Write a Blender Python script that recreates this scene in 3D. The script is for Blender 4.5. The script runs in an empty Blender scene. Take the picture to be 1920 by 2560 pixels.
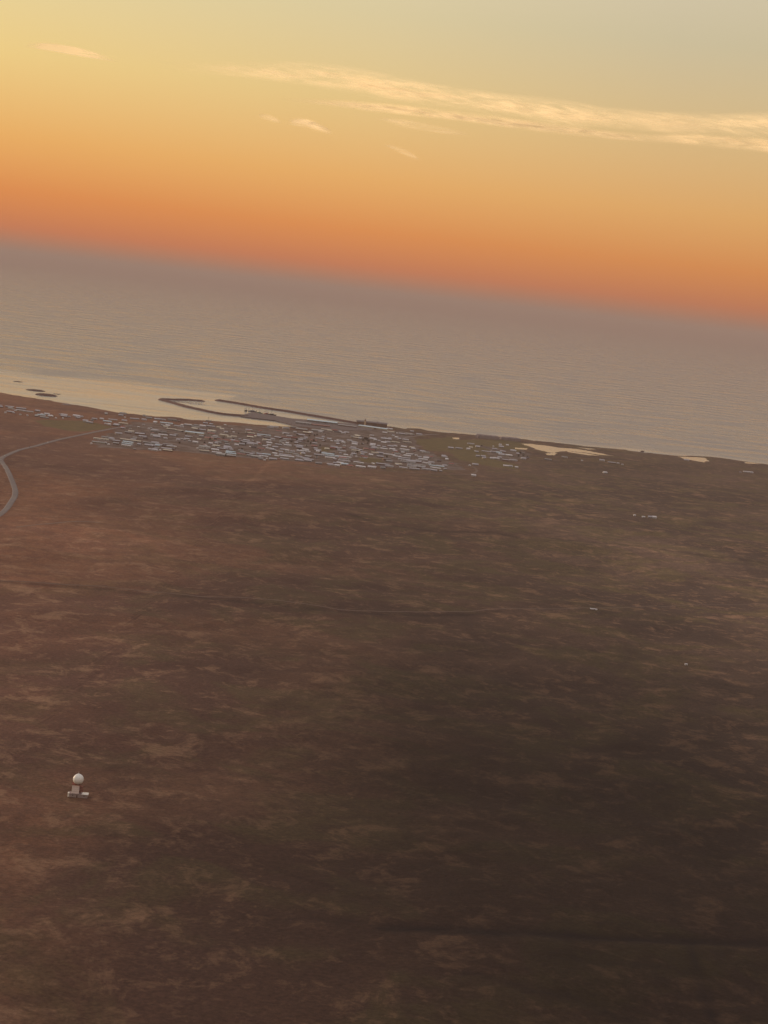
import bpy, bmesh, math, random
import numpy as np
from mathutils import Vector, Matrix
S = bpy.context.scene
C = S.collection
random.seed(7); RNG = np.random.default_rng(11)

# ------------------------------------------------------------------ camera
F = 3846.0; ROLL = math.radians(6.3); PITCH = math.radians(7.93); H = 430.0
cr, sr = math.cos(ROLL), math.sin(ROLL); cp, sp = math.cos(PITCH), math.sin(PITCH)
fwd = Vector((0, cp, -sp)); down = Vector((0, -sp, -cp)); right = Vector((1, 0, 0))
ax = cr * right - sr * down; ay = -(sr * right + cr * down); az = -fwd
cam = bpy.data.objects.new('camera', bpy.data.cameras.new('camera')); C.objects.link(cam)
m = Matrix((ax, ay, az)).transposed().to_4x4(); m.translation = (0, 0, H); cam.matrix_world = m
cam.data.sensor_fit = 'VERTICAL'; cam.data.sensor_height = 36.0; cam.data.lens = F / 2560 * 36
cam.data.clip_start = 1; cam.data.clip_end = 400000
S.camera = cam

# ------------------------------------------------------------------ light
SUN_EL = math.radians(3.2); SUN_AZ = math.radians(-58)   # azimuth from +Y, negative = left
sun = bpy.data.objects.new('sun', bpy.data.lights.new('sun', 'SUN')); C.objects.link(sun)
sdir = Vector((math.sin(SUN_AZ) * math.cos(SUN_EL), math.cos(SUN_AZ) * math.cos(SUN_EL), math.sin(SUN_EL)))
sun.rotation_euler = sdir.to_track_quat('Z', 'Y').to_euler()
sun.data.energy = 3.6; sun.data.angle = math.radians(1.0); sun.data.color = (1.0, 0.72, 0.50)
W = bpy.data.worlds.new('World'); S.world = W; W.use_nodes = True
def build_world():
    n = W.node_tree.nodes; l = W.node_tree.links; n.clear()
    out = n.new('ShaderNodeOutputWorld'); bg = n.new('ShaderNodeBackground'); l.new(bg.outputs[0], out.inputs[0])
    tc = n.new('ShaderNodeTexCoord')
    sep = n.new('ShaderNodeSeparateXYZ'); l.new(tc.outputs['Generated'], sep.inputs[0])
    def math_(op, a, b=None, c=None, clamp=False):
        x = n.new('ShaderNodeMath'); x.operation = op; x.use_clamp = clamp
        for k, v in enumerate((a, b, c)):
            if v is None: continue
            if isinstance(v, (int, float)): x.inputs[k].default_value = v
            else: l.new(v, x.inputs[k])
        return x.outputs[0]
    asn = math_('ARCSINE', sep.outputs[2])
    el = math_('MULTIPLY', asn, 180 / math.pi)
    t = math_('POWER', math_('MULTIPLY', math_('MAXIMUM', el, 0.0), 1 / 90.0, clamp=True), 0.5)   # sqrt scale spreads the horizon
    def ramp(stops):
        r = n.new('ShaderNodeValToRGB'); r.color_ramp.interpolation = 'EASE' if False else 'LINEAR'
        e = r.color_ramp.elements
        while len(e) < len(stops): e.new(0.5)
        for k, (deg, c) in enumerate(stops):
            e[k].position = math.sqrt(deg / 90.0)
            e[k].color = tuple(((v / 255 + 0.055) / 1.055) ** 2.4 if v > 10 else v / 255 / 12.92 for v in c) + (1,)
        l.new(t, r.inputs[0]); return r.outputs[0]
    warm = ramp(SKY_WARM); cool = ramp(SKY_COOL)
    # azimuth: how near the sun's bearing
    dot = n.new('ShaderNodeVectorMath'); dot.operation = 'DOT_PRODUCT'
    l.new(tc.outputs['Generated'], dot.inputs[0]); dot.inputs[1].default_value = (math.sin(SUN_AZ), math.cos(SUN_AZ), 0)
    a = math_('MULTIPLY_ADD', dot.outputs['Value'], 0.5, 0.5, clamp=True)
    a = math_('POWER', a, 2.2)
    mr = n.new('ShaderNodeMapRange'); l.new(a, mr.inputs[0])
    mr.inputs[1].default_value = AZ0; mr.inputs[2].default_value = AZ1; mr.inputs[3].default_value = 0; mr.inputs[4].default_value = 1
    mr.interpolation_type = 'LINEAR'; mr.clamp = True
    mix = n.new('ShaderNodeMix'); mix.data_type = 'RGBA'; l.new(mr.outputs[0], mix.inputs[0]); l.new(cool, mix.inputs[6]); l.new(warm, mix.inputs[7])
    # the far side of the sky from the sun is dimmer
    back = math_('ADD', math_('MULTIPLY_ADD', a, 0.42, 0.76, clamp=True), math_('MULTIPLY', math_('MAXIMUM', math_('SUBTRACT', a, 0.74), 0.0), 3.0))
    # physical twilight sky, mixed in low
    sky = n.new('ShaderNodeTexSky'); sky.sky_type = 'NISHITA'; sky.sun_disc = False
    sky.sun_elevation = SUN_EL; sky.sun_rotation = SUN_AZ; sky.altitude = 430; sky.dust_density = 3.0
    l.new(tc.outputs['Generated'], sky.inputs[0])
    vm = n.new('ShaderNodeVectorMath'); vm.operation = 'SCALE'; l.new(sky.outputs[0], vm.inputs[0]); vm.inputs[3].default_value = 0.012
    sc = n.new('ShaderNodeVectorMath'); sc.operation = 'SCALE'; l.new(mix.outputs[2], sc.inputs[0]); l.new(back, sc.inputs[3])
    ad = n.new('ShaderNodeVectorMath'); ad.operation = 'ADD'; l.new(sc.outputs[0], ad.inputs[0]); l.new(vm.outputs[0], ad.inputs[1])
    l.new(ad.outputs[0], bg.inputs[0]); bg.inputs[1].default_value = SKY_GAIN
SKY_GAIN = 1.0
AZ0, AZ1 = 0.45, 0.85
SKY_WARM = [(0, (160, 120, 100)), (0.4, (188, 118, 84)), (1.0, (216, 118, 66)), (2.3, (229, 138, 68)), (4.2, (238, 174, 92)), (7, (244, 210, 130)), (10, (238, 216, 152)), (16, (238, 224, 188)), (30, (238, 226, 214)), (90, (216, 208, 220))]
SKY_COOL = [(0, (156, 120, 102)), (0.4, (184, 120, 90)), (1.0, (209, 122, 76)), (2.3, (225, 144, 78)), (4.2, (230, 172, 104)), (7, (222, 189, 134)), (10, (209, 194, 158)), (16, (224, 212, 188)), (30, (230, 218, 214)), (90, (214, 206, 218))]
build_world()
S.view_settings.view_transform = 'Standard'; S.view_settings.look = 'None'
S.view_settings.exposure = 0.0; S.view_settings.gamma = 1.0
S.render.engine = 'CYCLES'
S.cycles.max_bounces = 6; S.cycles.volume_bounces = 2; S.cycles.transparent_max_bounces = 12

# ------------------------------------------------------------------ helpers
def ray(px, py):
    dx, dy = (px - 960) / F, (py - 1280) / F
    u = dx * cr + dy * sr; v = -dx * sr + dy * cr
    return Vector((u, cp - v * sp, -sp - v * cp))
def P(px, py, z=0.0):
    d = ray(px, py); t = (z - H) / d.z
    return Vector((d.x * t, d.y * t, z))

def mat(name, build):
    mt = bpy.data.materials.new(name); mt.use_nodes = True
    nt = mt.node_tree; nt.nodes.clear()
    o = nt.nodes.new('ShaderNodeOutputMaterial')
    build(nt, nt.nodes, nt.links, o); return mt
def lin(c): return tuple(((v / 255 + 0.055) / 1.055) ** 2.4 if v > 10 else v / 255 / 12.92 for v in c)
def simple(name, col, rough=0.8, metal=0.0, vary=0.15, scale=0.6, spec=0.3):
    def b(nt, n, l, o):
        p = n.new('ShaderNodeBsdfPrincipled'); l.new(p.outputs[0], o.inputs[0])
        g = n.new('ShaderNodeTexCoord'); t = n.new('ShaderNodeTexNoise'); t.inputs['Scale'].default_value = scale; t.inputs['Detail'].default_value = 4
        l.new(g.outputs['Object'], t.inputs['Vector'])
        oi = n.new('ShaderNodeObjectInfo')
        ad = n.new('ShaderNodeMath'); ad.operation = 'ADD'; l.new(t.outputs[0], ad.inputs[0]); l.new(oi.outputs['Random'], ad.inputs[1])
        mr = n.new('ShaderNodeMapRange'); l.new(ad.outputs[0], mr.inputs[0]); mr.inputs[1].default_value = 0.2; mr.inputs[2].default_value = 1.8
        mr.inputs[3].default_value = 1 - vary; mr.inputs[4].default_value = 1 + vary
        v = n.new('ShaderNodeVectorMath'); v.operation = 'SCALE'; v.inputs[0].default_value = col; l.new(mr.outputs[0], v.inputs[3])
        l.new(v.outputs[0], p.inputs['Base Color']); p.inputs['Roughness'].default_value = rough; p.inputs['Metallic'].default_value = metal
        p.inputs['Specular IOR Level'].default_value = spec
    return mat(name, b)
M = {}
def tag(o, label=None, cat=None, group=None, kind=None):
    if label: o['label'] = label
    if cat: o['category'] = cat
    if group: o['group'] = group
    if kind: o['kind'] = kind
    return o
def link(name, me, parent=None):
    o = bpy.data.objects.new(name, me); C.objects.link(o)
    if parent: o.parent = parent
    return o
def empty(name, loc, rz=0.0):
    o = bpy.data.objects.new(name, None); C.objects.link(o); o.location = loc; o.rotation_euler = (0, 0, rz); o.empty_display_size = 0.1
    return o
def pydata(name, vs, fs, m, smooth=False):
    me = bpy.data.meshes.new(name); me.from_pydata([tuple(v) for v in vs], [], fs); me.materials.append(m)
    if smooth: me.polygons.foreach_set('use_smooth', [True] * len(me.polygons))
    me.update(); return me
class MB:
    def __init__(s): s.v = []; s.f = []
    def box(s, x0, x1, y0, y1, z0, z1):
        b = len(s.v); s.v += [(x0,y0,z0),(x1,y0,z0),(x1,y1,z0),(x0,y1,z0),(x0,y0,z1),(x1,y0,z1),(x1,y1,z1),(x0,y1,z1)]
        s.f += [tuple(b+i for i in q) for q in ((0,3,2,1),(4,5,6,7),(0,1,5,4),(1,2,6,5),(2,3,7,6),(3,0,4,7))]; return s
    def lathe(s, prof, seg=20, cx=0, cy=0):
        b = len(s.v)
        for r, z in prof:
            for k in range(seg):
                a = 2*math.pi*k/seg; s.v.append((cx+r*math.cos(a), cy+r*math.sin(a), z))
        for i in range(len(prof)-1):
            for k in range(seg):
                k2 = (k+1) % seg; s.f.append((b+i*seg+k, b+i*seg+k2, b+(i+1)*seg+k2, b+(i+1)*seg+k))
        s.f.append(tuple(b+k for k in range(seg-1,-1,-1))); s.f.append(tuple(b+(len(prof)-1)*seg+k for k in range(seg))); return s
    def tube(s, a, c, r, seg=6):
        a = Vector(a); c = Vector(c); d = (c-a).normalized(); u = d.orthogonal().normalized(); w = d.cross(u); b = len(s.v)
        for q in (a, c):
            for k in range(seg):
                t = 2*math.pi*k/seg; s.v.append(tuple(q + r*(math.cos(t)*u + math.sin(t)*w)))
        for k in range(seg):
            k2 = (k+1) % seg; s.f.append((b+k, b+k2, b+seg+k2, b+seg+k))
        s.f.append(tuple(b+k for k in range(seg-1,-1,-1))); s.f.append(tuple(b+seg+k for k in range(seg))); return s
    def prism(s, poly, axis_len):   # poly in (y,z), extruded along x, centred
        b = len(s.v); n_ = len(poly)
        for x in (-axis_len/2, axis_len/2): s.v += [(x, y, z) for y, z in poly]
        for k in range(n_):
            k2 = (k+1) % n_; s.f.append((b+k, b+n_+k, b+n_+k2, b+k2))
        s.f.append(tuple(b+k for k in range(n_))); s.f.append(tuple(b+n_+k for k in range(n_-1,-1,-1))); return s
    def mesh(s, name, m, smooth=False): return pydata(name, s.v, s.f, m, smooth)

def vnoise(x, y, seed=0):
    xi = np.floor(x).astype(np.int64); yi = np.floor(y).astype(np.int64); fx = x-xi; fy = y-yi
    fx = fx*fx*(3-2*fx); fy = fy*fy*(3-2*fy)
    def h(a, b):
        q = (a*374761393 + b*668265263 + seed*1442695041) & 0xffffffff
        q = ((q ^ (q >> 13)) * 1274126177) & 0xffffffff
        return ((q ^ (q >> 16)) & 0xffff) / 65535.0
    return (h(xi,yi)*(1-fx)+h(xi+1,yi)*fx)*(1-fy) + (h(xi,yi+1)*(1-fx)+h(xi+1,yi+1)*fx)*fy

# ------------------------------------------------------------------ coast and ground
COAST_PX = [(-700,905),(-300,948),(0,981),(30,986),(70,993),(110,999),(150,1006),(200,1014),(240,1021),(290,1030),(340,1036),(390,1041),(430,1042),(480,1049),
 (535,1052),(560,1055),(600,1056),(640,1061),(700,1066),(735,1067),(745,1070),(762,1061),(790,1058),(812,1055),(840,1058),(870,1062),(905,1066),(920,1062),(975,1066),(1010,1072),(1050,1073),(1070,1078),(1120,1083),(1190,1089),
 (1250,1092),(1310,1098),(1340,1102),(1400,1109),(1500,1120),(1570,1126),(1610,1131),(1650,1135),(1690,1139),(1760,1141),(1800,1145),(1850,1152),(1920,1161),(2200,1188),(2700,1240)]
_c = [P(x, y, 0.0) for x, y in COAST_PX]
CX = np.array([p.x for p in _c]); CY = np.array([p.y for p in _c])
CX = np.concatenate([[-60000], CX, [60000]]); CY = np.concatenate([[CY[0]+9000], CY, [CY[-1]-7000]])
_o = np.argsort(CX); CX = CX[_o]; CY = CY[_o]
def coast(x): return np.interp(x, CX, CY)
def coast_n(x):
    return coast(x) + (vnoise(np.asarray(x)/55.0, np.asarray(x)*0+3.3, 5)-0.5)*30 + (vnoise(np.asarray(x)/17.0, np.asarray(x)*0+9.3, 6)-0.5)*14
def height(x, y):
    x = np.asarray(x, float); y = np.asarray(y, float)
    d = np.clip((coast(x)-y)/140.0, 0, 1)
    base = 0.6 + 2.4*d*d*(3-2*d)
    inland = np.clip((coast(x)-850-y)/900.0, 0, 1)
    hum = vnoise(x/420, y/420, 1)*11 + 3.5 + (vnoise(x/130, y/130, 2)-0.5)*5.5 + (vnoise(x/45, y/45, 3)-0.5)*2.2 + (vnoise(x/14, y/14, 4)-0.5)*0.8
    small = (vnoise(x/60, y/60, 8)-0.5)*0.5
    return base + inland*hum + small*d
def hz(x, y): return float(height(x, y))
def G(px, py, dz=0.0):
    z = 2.5
    for _ in range(5):
        p = P(px, py, z); z = hz(p.x, p.y)
    return Vector((p.x, p.y, z + dz))

def ground_mat(nt, n, l, o):
    p = n.new('ShaderNodeBsdfPrincipled'); l.new(p.outputs[0], o.inputs[0]); p.inputs['Roughness'].default_value = 0.95; p.inputs['Specular IOR Level'].default_value = 0.1
    g = n.new('ShaderNodeNewGeometry')
    def mp(sx, sy, sz=1.0, rot=0.0):
        q = n.new('ShaderNodeMapping'); q.inputs['Scale'].default_value = (sx, sy, sz); q.inputs['Rotation'].default_value = (0, 0, rot); l.new(g.outputs['Position'], q.inputs[0]); return q.outputs[0]
    def noise(v, sc, det, rough=0.55, dist=0.0):
        t = n.new('ShaderNodeTexNoise'); t.inputs['Scale'].default_value = sc; t.inputs['Detail'].default_value = det; t.inputs['Roughness'].default_value = rough; t.inputs['Distortion'].default_value = dist
        l.new(v, t.inputs['Vector']); return t.outputs[0]
    def rng(v, a, b, c=0.0, d=1.0):
        r = n.new('ShaderNodeMapRange'); l.new(v, r.inputs[0]); r.interpolation_type = 'SMOOTHSTEP'
        for k, w in enumerate((a, b, c, d)): r.inputs[k+1].default_value = w
        return r.outputs[0]
    def mix(f, a, b, mode='MIX'):
        q = n.new('ShaderNodeMix'); q.data_type = 'RGBA'; q.blend_type = mode
        for k, w in ((0, f), (6, a), (7, b)):
            if isinstance(w, (tuple, float, int)): q.inputs[k].default_value = w if not isinstance(w, tuple) else w + (1,)
            else: l.new(w, q.inputs[k])
        return q.outputs[2]
    def mul(a, b):
        q = n.new('ShaderNodeMath'); q.operation = 'MULTIPLY'
        for k, w in enumerate((a, b)):
            if isinstance(w, (int, float)): q.inputs[k].default_value = w
            else: l.new(w, q.inputs[k])
        return q.outputs[0]
    v = mp(0.8, 0.9, 1.0, 0.12)
    big = noise(v, 0.0022, 3, 0.5, 0.6)
    mid = noise(v, 0.009, 5, 0.6, 0.8)
    fine = noise(v, 0.05, 5, 0.65, 0.4)
    tiny = noise(mp(0.7, 1.0), 0.35, 4, 0.7)
    heath = (0.088, 0.044, 0.027); dark = (0.045, 0.026, 0.019); straw = (0.135, 0.086, 0.055); moss = (0.050, 0.040, 0.021)
    sx = n.new('ShaderNodeSeparateXYZ'); l.new(g.outputs['Position'], sx.inputs[0])
    west = rng(sx.outputs[0], -700, 500, 1.0, 0.0)      # redder to the west: window flare painted into the heath colour
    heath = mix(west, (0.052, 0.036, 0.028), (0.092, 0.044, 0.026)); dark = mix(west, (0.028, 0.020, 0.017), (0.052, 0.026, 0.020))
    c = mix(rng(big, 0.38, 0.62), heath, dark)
    c = mix(mul(mul(rng(mid, 0.46, 0.60), 0.8), rng(sx.outputs[0], -900, 300, 0.0, 1.0)), c, moss)
    c = mix(mul(rng(fine, 0.42, 0.62), 0.55), c, dark)
    patch = noise(mp(0.85, 0.9, 1.0, -0.1), 0.026, 8, 0.68, 0.4)
    c = mix(mul(rng(patch, 0.53, 0.66), 0.55), c, straw)
    p2 = noise(mp(0.9, 0.9, 1.0, 0.25), 0.055, 7, 0.68, 0.5)
    c = mix(mul(rng(p2, 0.52, 0.68), 0.42), c, straw)
    c = mix(1.0, c, mix(rng(tiny, 0.25, 0.75), (0.72, 0.72, 0.72), (1.3, 1.28, 1.25)), 'MULTIPLY')
    at = n.new('ShaderNodeAttribute'); at.attribute_name = 'cover'; sep = n.new('ShaderNodeSeparateColor'); l.new(at.outputs['Color'], sep.inputs[0])
    hz_ = n.new('ShaderNodeAttribute'); hz_.attribute_name = 'glare_tone'     # window glare and dim zones multiplied into the ground colour
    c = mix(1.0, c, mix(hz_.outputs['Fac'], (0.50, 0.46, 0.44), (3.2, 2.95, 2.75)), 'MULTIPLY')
    grass = mix(rng(fine, 0.35, 0.65), (0.135, 0.100, 0.040), (0.095, 0.078, 0.034))
    c = mix(mul(sep.outputs[1], 0.85), c, grass)
    yard = mix(rng(noise(mp(1, 1), 0.03, 4), 0.4, 0.6), (0.17, 0.135, 0.12), (0.085, 0.062, 0.05))
    c = mix(mul(sep.outputs[2], 0.8), c, yard)
    c = mix(sep.outputs[0], c, (0.012, 0.008, 0.008))
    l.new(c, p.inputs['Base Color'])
    bm = n.new('ShaderNodeBump'); bm.inputs['Distance'].default_value = 1.2; bm.inputs['Strength'].default_value = 0.6
    l.new(noise(mp(1, 1), 0.25, 5, 0.65), bm.inputs['Height']); l.new(bm.outputs[0], p.inputs['Normal'])
M['ground'] = mat('heath_ground', ground_mat)

def poly_mask(poly, x, y):
    ins = np.zeros(x.shape, bool); j = len(poly)-1
    for i in range(len(poly)):
        xi, yi = poly[i]; xj, yj = poly[j]
        cnd = ((yi > y) != (yj > y)) & (x < (xj-xi)*(y-yi)/((yj-yi) or 1e-9) + xi)
        ins ^= cnd; j = i
    return ins
def line_dist(pts, x, y):
    best = np.full(x.shape, 1e9)
    for (a, b) in zip(pts[:-1], pts[1:]):
        vx, vy = b[0]-a[0], b[1]-a[1]; L = vx*vx+vy*vy or 1e-9
        t = np.clip(((x-a[0])*vx+(y-a[1])*vy)/L, 0, 1)
        best = np.minimum(best, np.hypot(x-a[0]-t*vx, y-a[1]-t*vy))
    return best
GRASS = [[(1035,1098),(1130,1092),(1190,1112),(1225,1125),(1215,1140),(1180,1146),(1140,1133),(1075,1126),(1040,1112)],
         [(1120,1130),(1210,1140),(1300,1165),(1290,1178),(1200,1165),(1150,1152)],
         [(85,1050),(200,1052),(290,1065),(280,1072),(190,1080),(110,1066)],
         [(905,1142),(960,1150),(940,1163),(905,1158)],
         [(800,1119),(830,1121),(828,1131),(798,1129)],
         [(1110,1100),(1300,1130),(1330,1112),(1250,1098)]]
URBAN = [[(235,1105),(330,1055),(480,1062),(620,1064),(745,1076),(850,1066),(1010,1078),(1040,1100),(1035,1112),(1090,1140),(1140,1160),(1170,1180),(1040,1178),(760,1160),(560,1142),(430,1128),(250,1120)],
         [(1180,1110),(1290,1108),(1325,1135),(1320,1150),(1230,1152),(1185,1142)]]
DITCH = [([(-60,1452),(0,1456),(180,1467),(380,1487),(500,1494),(640,1507),(800,1524),(960,1536),(1060,1539),(1250,1528)], 6.0, 0.42),
         ([(960,2317),(1100,2322),(1300,2330),(1400,2336),(1640,2350),(1760,2352),(1920,2358),(2100,2362)], 5.0, 1.0),
         ([(560,2290),(760,2296),(1000,2308)], 3.0, 0.3),
         ([(1728,2345),(1735,2420),(1770,2500),(1800,2600)], 2.8, 0.7),
         ([(1380,2395),(1600,2412),(1750,2440),(1920,2500)], 3.5, 0.35),
         ([(1160,2430),(1300,2465),(1440,2500),(1600,2560)], 3.5, 0.5),
         ([(870,1284),(960,1312),(1100,1330),(1230,1330),(1300,1345)], 6.0, 0.5),
         ([(1400,1350),(1600,1365),(1760,1390),(1920,1408)], 7.0, 0.35),
         ([(640,1330),(760,1345),(900,1352)], 5.0, 0.3)]
GLARE_ZONES = [(100,1560,420,210,0.36), (250,1330,480,110,0.16), (1750,1440,280,130,0.34), (60,1980,420,300,0.14), (1050,1780,330,220,-0.13), (1250,2020,500,260,-0.20), (1750,2000,300,420,-0.18),
         (1180,1330,260,90,-0.10), (560,1250,420,60,-0.12), (1080,2480,500,260,-0.06), (1640,2460,480,300,-0.16), (620,1760,300,160,0.05)]  # hand-placed glare patches and dim areas, put into the ground colour
POND_PX = [('long salt pond behind the shore bank right of town', [(1303,1109),(1330,1110),(1370,1115),(1400,1119),(1440,1122),(1470,1127),(1500,1133),(1536,1140),(1500,1137),(1460,1131),(1430,1128),(1400,1128),(1385,1132),(1372,1131),(1345,1125),(1330,1118)]),
 ('thin bright backwater curving below the long pond', [(1405,1126),(1450,1131),(1500,1139),(1470,1138),(1430,1131)]),
 ('short bright puddle below the long salt pond', [(1362,1133),(1390,1132),(1386,1138),(1372,1138)]),
 ('narrow bright pool left of the long salt pond', [(1288,1119),(1318,1121),(1315,1124),(1290,1122)]),
 ('small bright pool in the field near the shore', [(1131,1094),(1147,1094),(1148,1098),(1133,1097)]),
 ('shore lagoon with a blunt right end', [(1692,1141),(1720,1142),(1760,1144),(1776,1152),(1760,1156),(1735,1151),(1712,1147)]),
 ('thin pool beside the far right shore', [(1852,1155),(1880,1156),(1900,1160),(1870,1159)]),
 ('thin slit of water along the right shore bank', [(1425,1116),(1460,1119),(1500,1124),(1470,1123)])]
PONDS = []
for lab, pp in POND_PX:
    q = [tuple(G(a, b)[:2]) for a, b in pp]; cx = sum(a for a, b in q)/len(q); cy = sum(b for a, b in q)/len(q)
    lev = min(hz(a, b) for a, b in q) - 0.05
    PONDS.append((lab, q, max(0.35, lev)))
def build_ground():
    core = np.linspace(-1500, 1600, 620)
    xs = np.concatenate([-np.geomspace(52000, 1540, 26), core, np.geomspace(1640, 52000, 26)])
    t = np.concatenate([np.linspace(0, 0.86, 560), np.linspace(0.86, 1.0, 150)[1:]])
    yc = coast_n(xs); y0 = -1500.0
    X = np.repeat(xs[:, None], len(t), 1)
    Y = y0 + (yc[:, None]-y0)*t[None, :]
    # keep spacing finer in the seen range: nothing behind y=700 needs detail
    tt = np.interp(t, [0, 0.04, 1], [0, 0.34, 1]); Y = y0 + (yc[:, None]-y0)*tt[None, :]
    Z = height(X, Y); Z[:, -1] = -0.8; Z[:, -2] = 0.25
    far = np.clip((np.abs(X)-3000)/3000, 0, 1); Z = Z*(1-far)+far*np.minimum(Z, 3.0)
    cov = np.zeros(X.shape+(4,), np.float32); cov[..., 3] = 1
    jx = X + (vnoise(X/40, Y/40, 21)-0.5)*24; jy = Y + (vnoise(X/40, Y/40, 22)-0.5)*60
    for poly in GRASS:
        q = [tuple(P(a, b, 3)[:2]) for a, b in poly]; cov[..., 1] = np.maximum(cov[..., 1], poly_mask(q, jx, jy))
    for poly in URBAN:
        q = [tuple(P(a, b, 3)[:2]) for a, b in poly]; cov[..., 2] = np.maximum(cov[..., 2], poly_mask(q, jx, jy))
    cov[..., 2] *= (1-cov[..., 1])
    for pts, w, st_ in DITCH:
        q = [tuple(G(a, b)[:2]) for a, b in pts]
        jj = (vnoise(X/30, Y/30, 31)-0.5)*3
        d = line_dist(q, X+jj, Y+jj); k = np.exp(-(d/(w*1.3))**2); cov[..., 0] = np.maximum(cov[..., 0], k*st_); Z -= k*1.2*st_
    # shore weed: darker low strip
    ds = (yc[:, None]-Y); cov[..., 0] = np.maximum(cov[..., 0], 0.35*np.clip(1-ds/28, 0, 1))
    kx = X + (vnoise(X/25, Y/25, 61)-0.5)*10; ky = Y + (vnoise(X/25, Y/25, 62)-0.5)*16
    for lab, q, lev in PONDS:
        near = (np.abs(X-np.mean([a for a, b in q])) < 160) & (np.abs(Y-np.mean([b for a, b in q])) < 220)
        Z = np.where(near & ~poly_mask(q, kx, ky) & (Y < yc[:, None]-8), np.maximum(Z, lev+0.15), Z)
    for lab, q, lev in PONDS: Z = np.where(poly_mask(q, kx, ky), lev-0.5, Z)
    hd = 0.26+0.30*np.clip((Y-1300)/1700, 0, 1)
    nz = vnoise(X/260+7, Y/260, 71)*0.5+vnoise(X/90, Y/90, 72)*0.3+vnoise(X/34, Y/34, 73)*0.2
    for px, py, rx, ry, amp in GLARE_ZONES:
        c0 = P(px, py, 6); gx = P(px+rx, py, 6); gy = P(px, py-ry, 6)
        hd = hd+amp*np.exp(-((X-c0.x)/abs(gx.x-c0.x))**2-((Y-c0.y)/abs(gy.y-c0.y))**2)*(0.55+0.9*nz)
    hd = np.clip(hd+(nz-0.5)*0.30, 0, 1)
    nx, ny = X.shape
    vs = np.stack([X, Y, Z], -1).reshape(-1, 3)
    i = np.arange(nx-1)[:, None]*ny + np.arange(ny-1)[None, :]
    fs = np.stack([i, i+ny, i+ny+1, i+1], -1).reshape(-1, 4)
    me = bpy.data.meshes.new('ground'); me.vertices.add(len(vs)); me.vertices.foreach_set('co', vs.ravel().astype(np.float32))
    me.loops.add(fs.size); me.loops.foreach_set('vertex_index', fs.ravel().astype(np.int32))
    me.polygons.add(len(fs)); me.polygons.foreach_set('loop_start', np.arange(0, fs.size, 4, dtype=np.int32)); me.polygons.foreach_set('loop_total', np.full(len(fs), 4, np.int32))
    me.polygons.foreach_set('use_smooth', np.ones(len(fs), bool)); me.update(calc_edges=True)
    a = me.color_attributes.new('cover', 'FLOAT_COLOR', 'POINT'); a.data.foreach_set('color', cov.reshape(-1))
    a = me.attributes.new('glare_tone', 'FLOAT', 'POINT'); a.data.foreach_set('value', hd.ravel().astype(np.float32))
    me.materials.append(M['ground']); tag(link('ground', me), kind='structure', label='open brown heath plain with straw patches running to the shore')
build_ground()

# ------------------------------------------------------------------ sea
def water_mat(nt, n, l, o):
    p = n.new('ShaderNodeBsdfPrincipled'); l.new(p.outputs[0], o.inputs[0])
    p.inputs['IOR'].default_value = 1.333
    g = n.new('ShaderNodeNewGeometry')
    at = n.new('ShaderNodeAttribute'); at.attribute_name = 'calm'
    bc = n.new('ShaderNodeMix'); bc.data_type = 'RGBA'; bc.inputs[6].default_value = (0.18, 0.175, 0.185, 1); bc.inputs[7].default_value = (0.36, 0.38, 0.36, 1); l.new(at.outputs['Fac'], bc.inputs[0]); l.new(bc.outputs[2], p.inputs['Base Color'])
    mp = n.new('ShaderNodeMapping'); mp.inputs['Scale'].default_value = (0.5, 1, 1); l.new(g.outputs['Position'], mp.inputs[0])
    t = n.new('ShaderNodeTexNoise'); t.inputs['Scale'].default_value = 0.007; t.inputs['Detail'].default_value = 9; t.inputs['Roughness'].default_value = 0.62; l.new(mp.outputs[0], t.inputs['Vector'])
    def rng(v, a, b, c, d):
        r = n.new('ShaderNodeMapRange'); l.new(v, r.inputs[0])
        for k, w in enumerate((a, b, c, d)): r.inputs[k+1].default_value = w
        return r.outputs[0]
    rough_open = rng(t.outputs[0], 0.38, 0.62, 0.20, 0.38)
    rough_calm = rng(t.outputs[0], 0.3, 0.7, 0.10, 0.24)
    mx = n.new('ShaderNodeMix'); l.new(at.outputs['Fac'], mx.inputs[0]); l.new(rough_open, mx.inputs[2]); l.new(rough_calm, mx.inputs[3]); l.new(mx.outputs[0], p.inputs['Roughness'])
    b = n.new('ShaderNodeBump'); b.inputs['Distance'].default_value = 1.0
    st = n.new('ShaderNodeMath'); st.operation = 'MULTIPLY_ADD'; l.new(at.outputs['Fac'], st.inputs[0]); st.inputs[1].default_value = -0.06; st.inputs[2].default_value = 0.08; l.new(st.outputs[0], b.inputs['Strength'])
    w = n.new('ShaderNodeTexNoise'); w.inputs['Scale'].default_value = 0.03; w.inputs['Detail'].default_value = 6; w.inputs['Roughness'].default_value = 0.7
    mp2 = n.new('ShaderNodeMapping'); mp2.inputs['Scale'].default_value = (0.45, 1, 1); l.new(g.outputs['Position'], mp2.inputs[0]); l.new(mp2.outputs[0], w.inputs['Vector'])
    l.new(w.outputs[0], b.inputs['Height']); l.new(b.outputs[0], p.inputs['Normal'])
M['water'] = mat('sea_water', water_mat)
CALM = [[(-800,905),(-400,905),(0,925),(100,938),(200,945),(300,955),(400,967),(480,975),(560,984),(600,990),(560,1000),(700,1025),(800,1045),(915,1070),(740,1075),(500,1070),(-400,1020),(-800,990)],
        [(1560,1122),(1700,1135),(1700,1150),(1560,1140)]]
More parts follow.
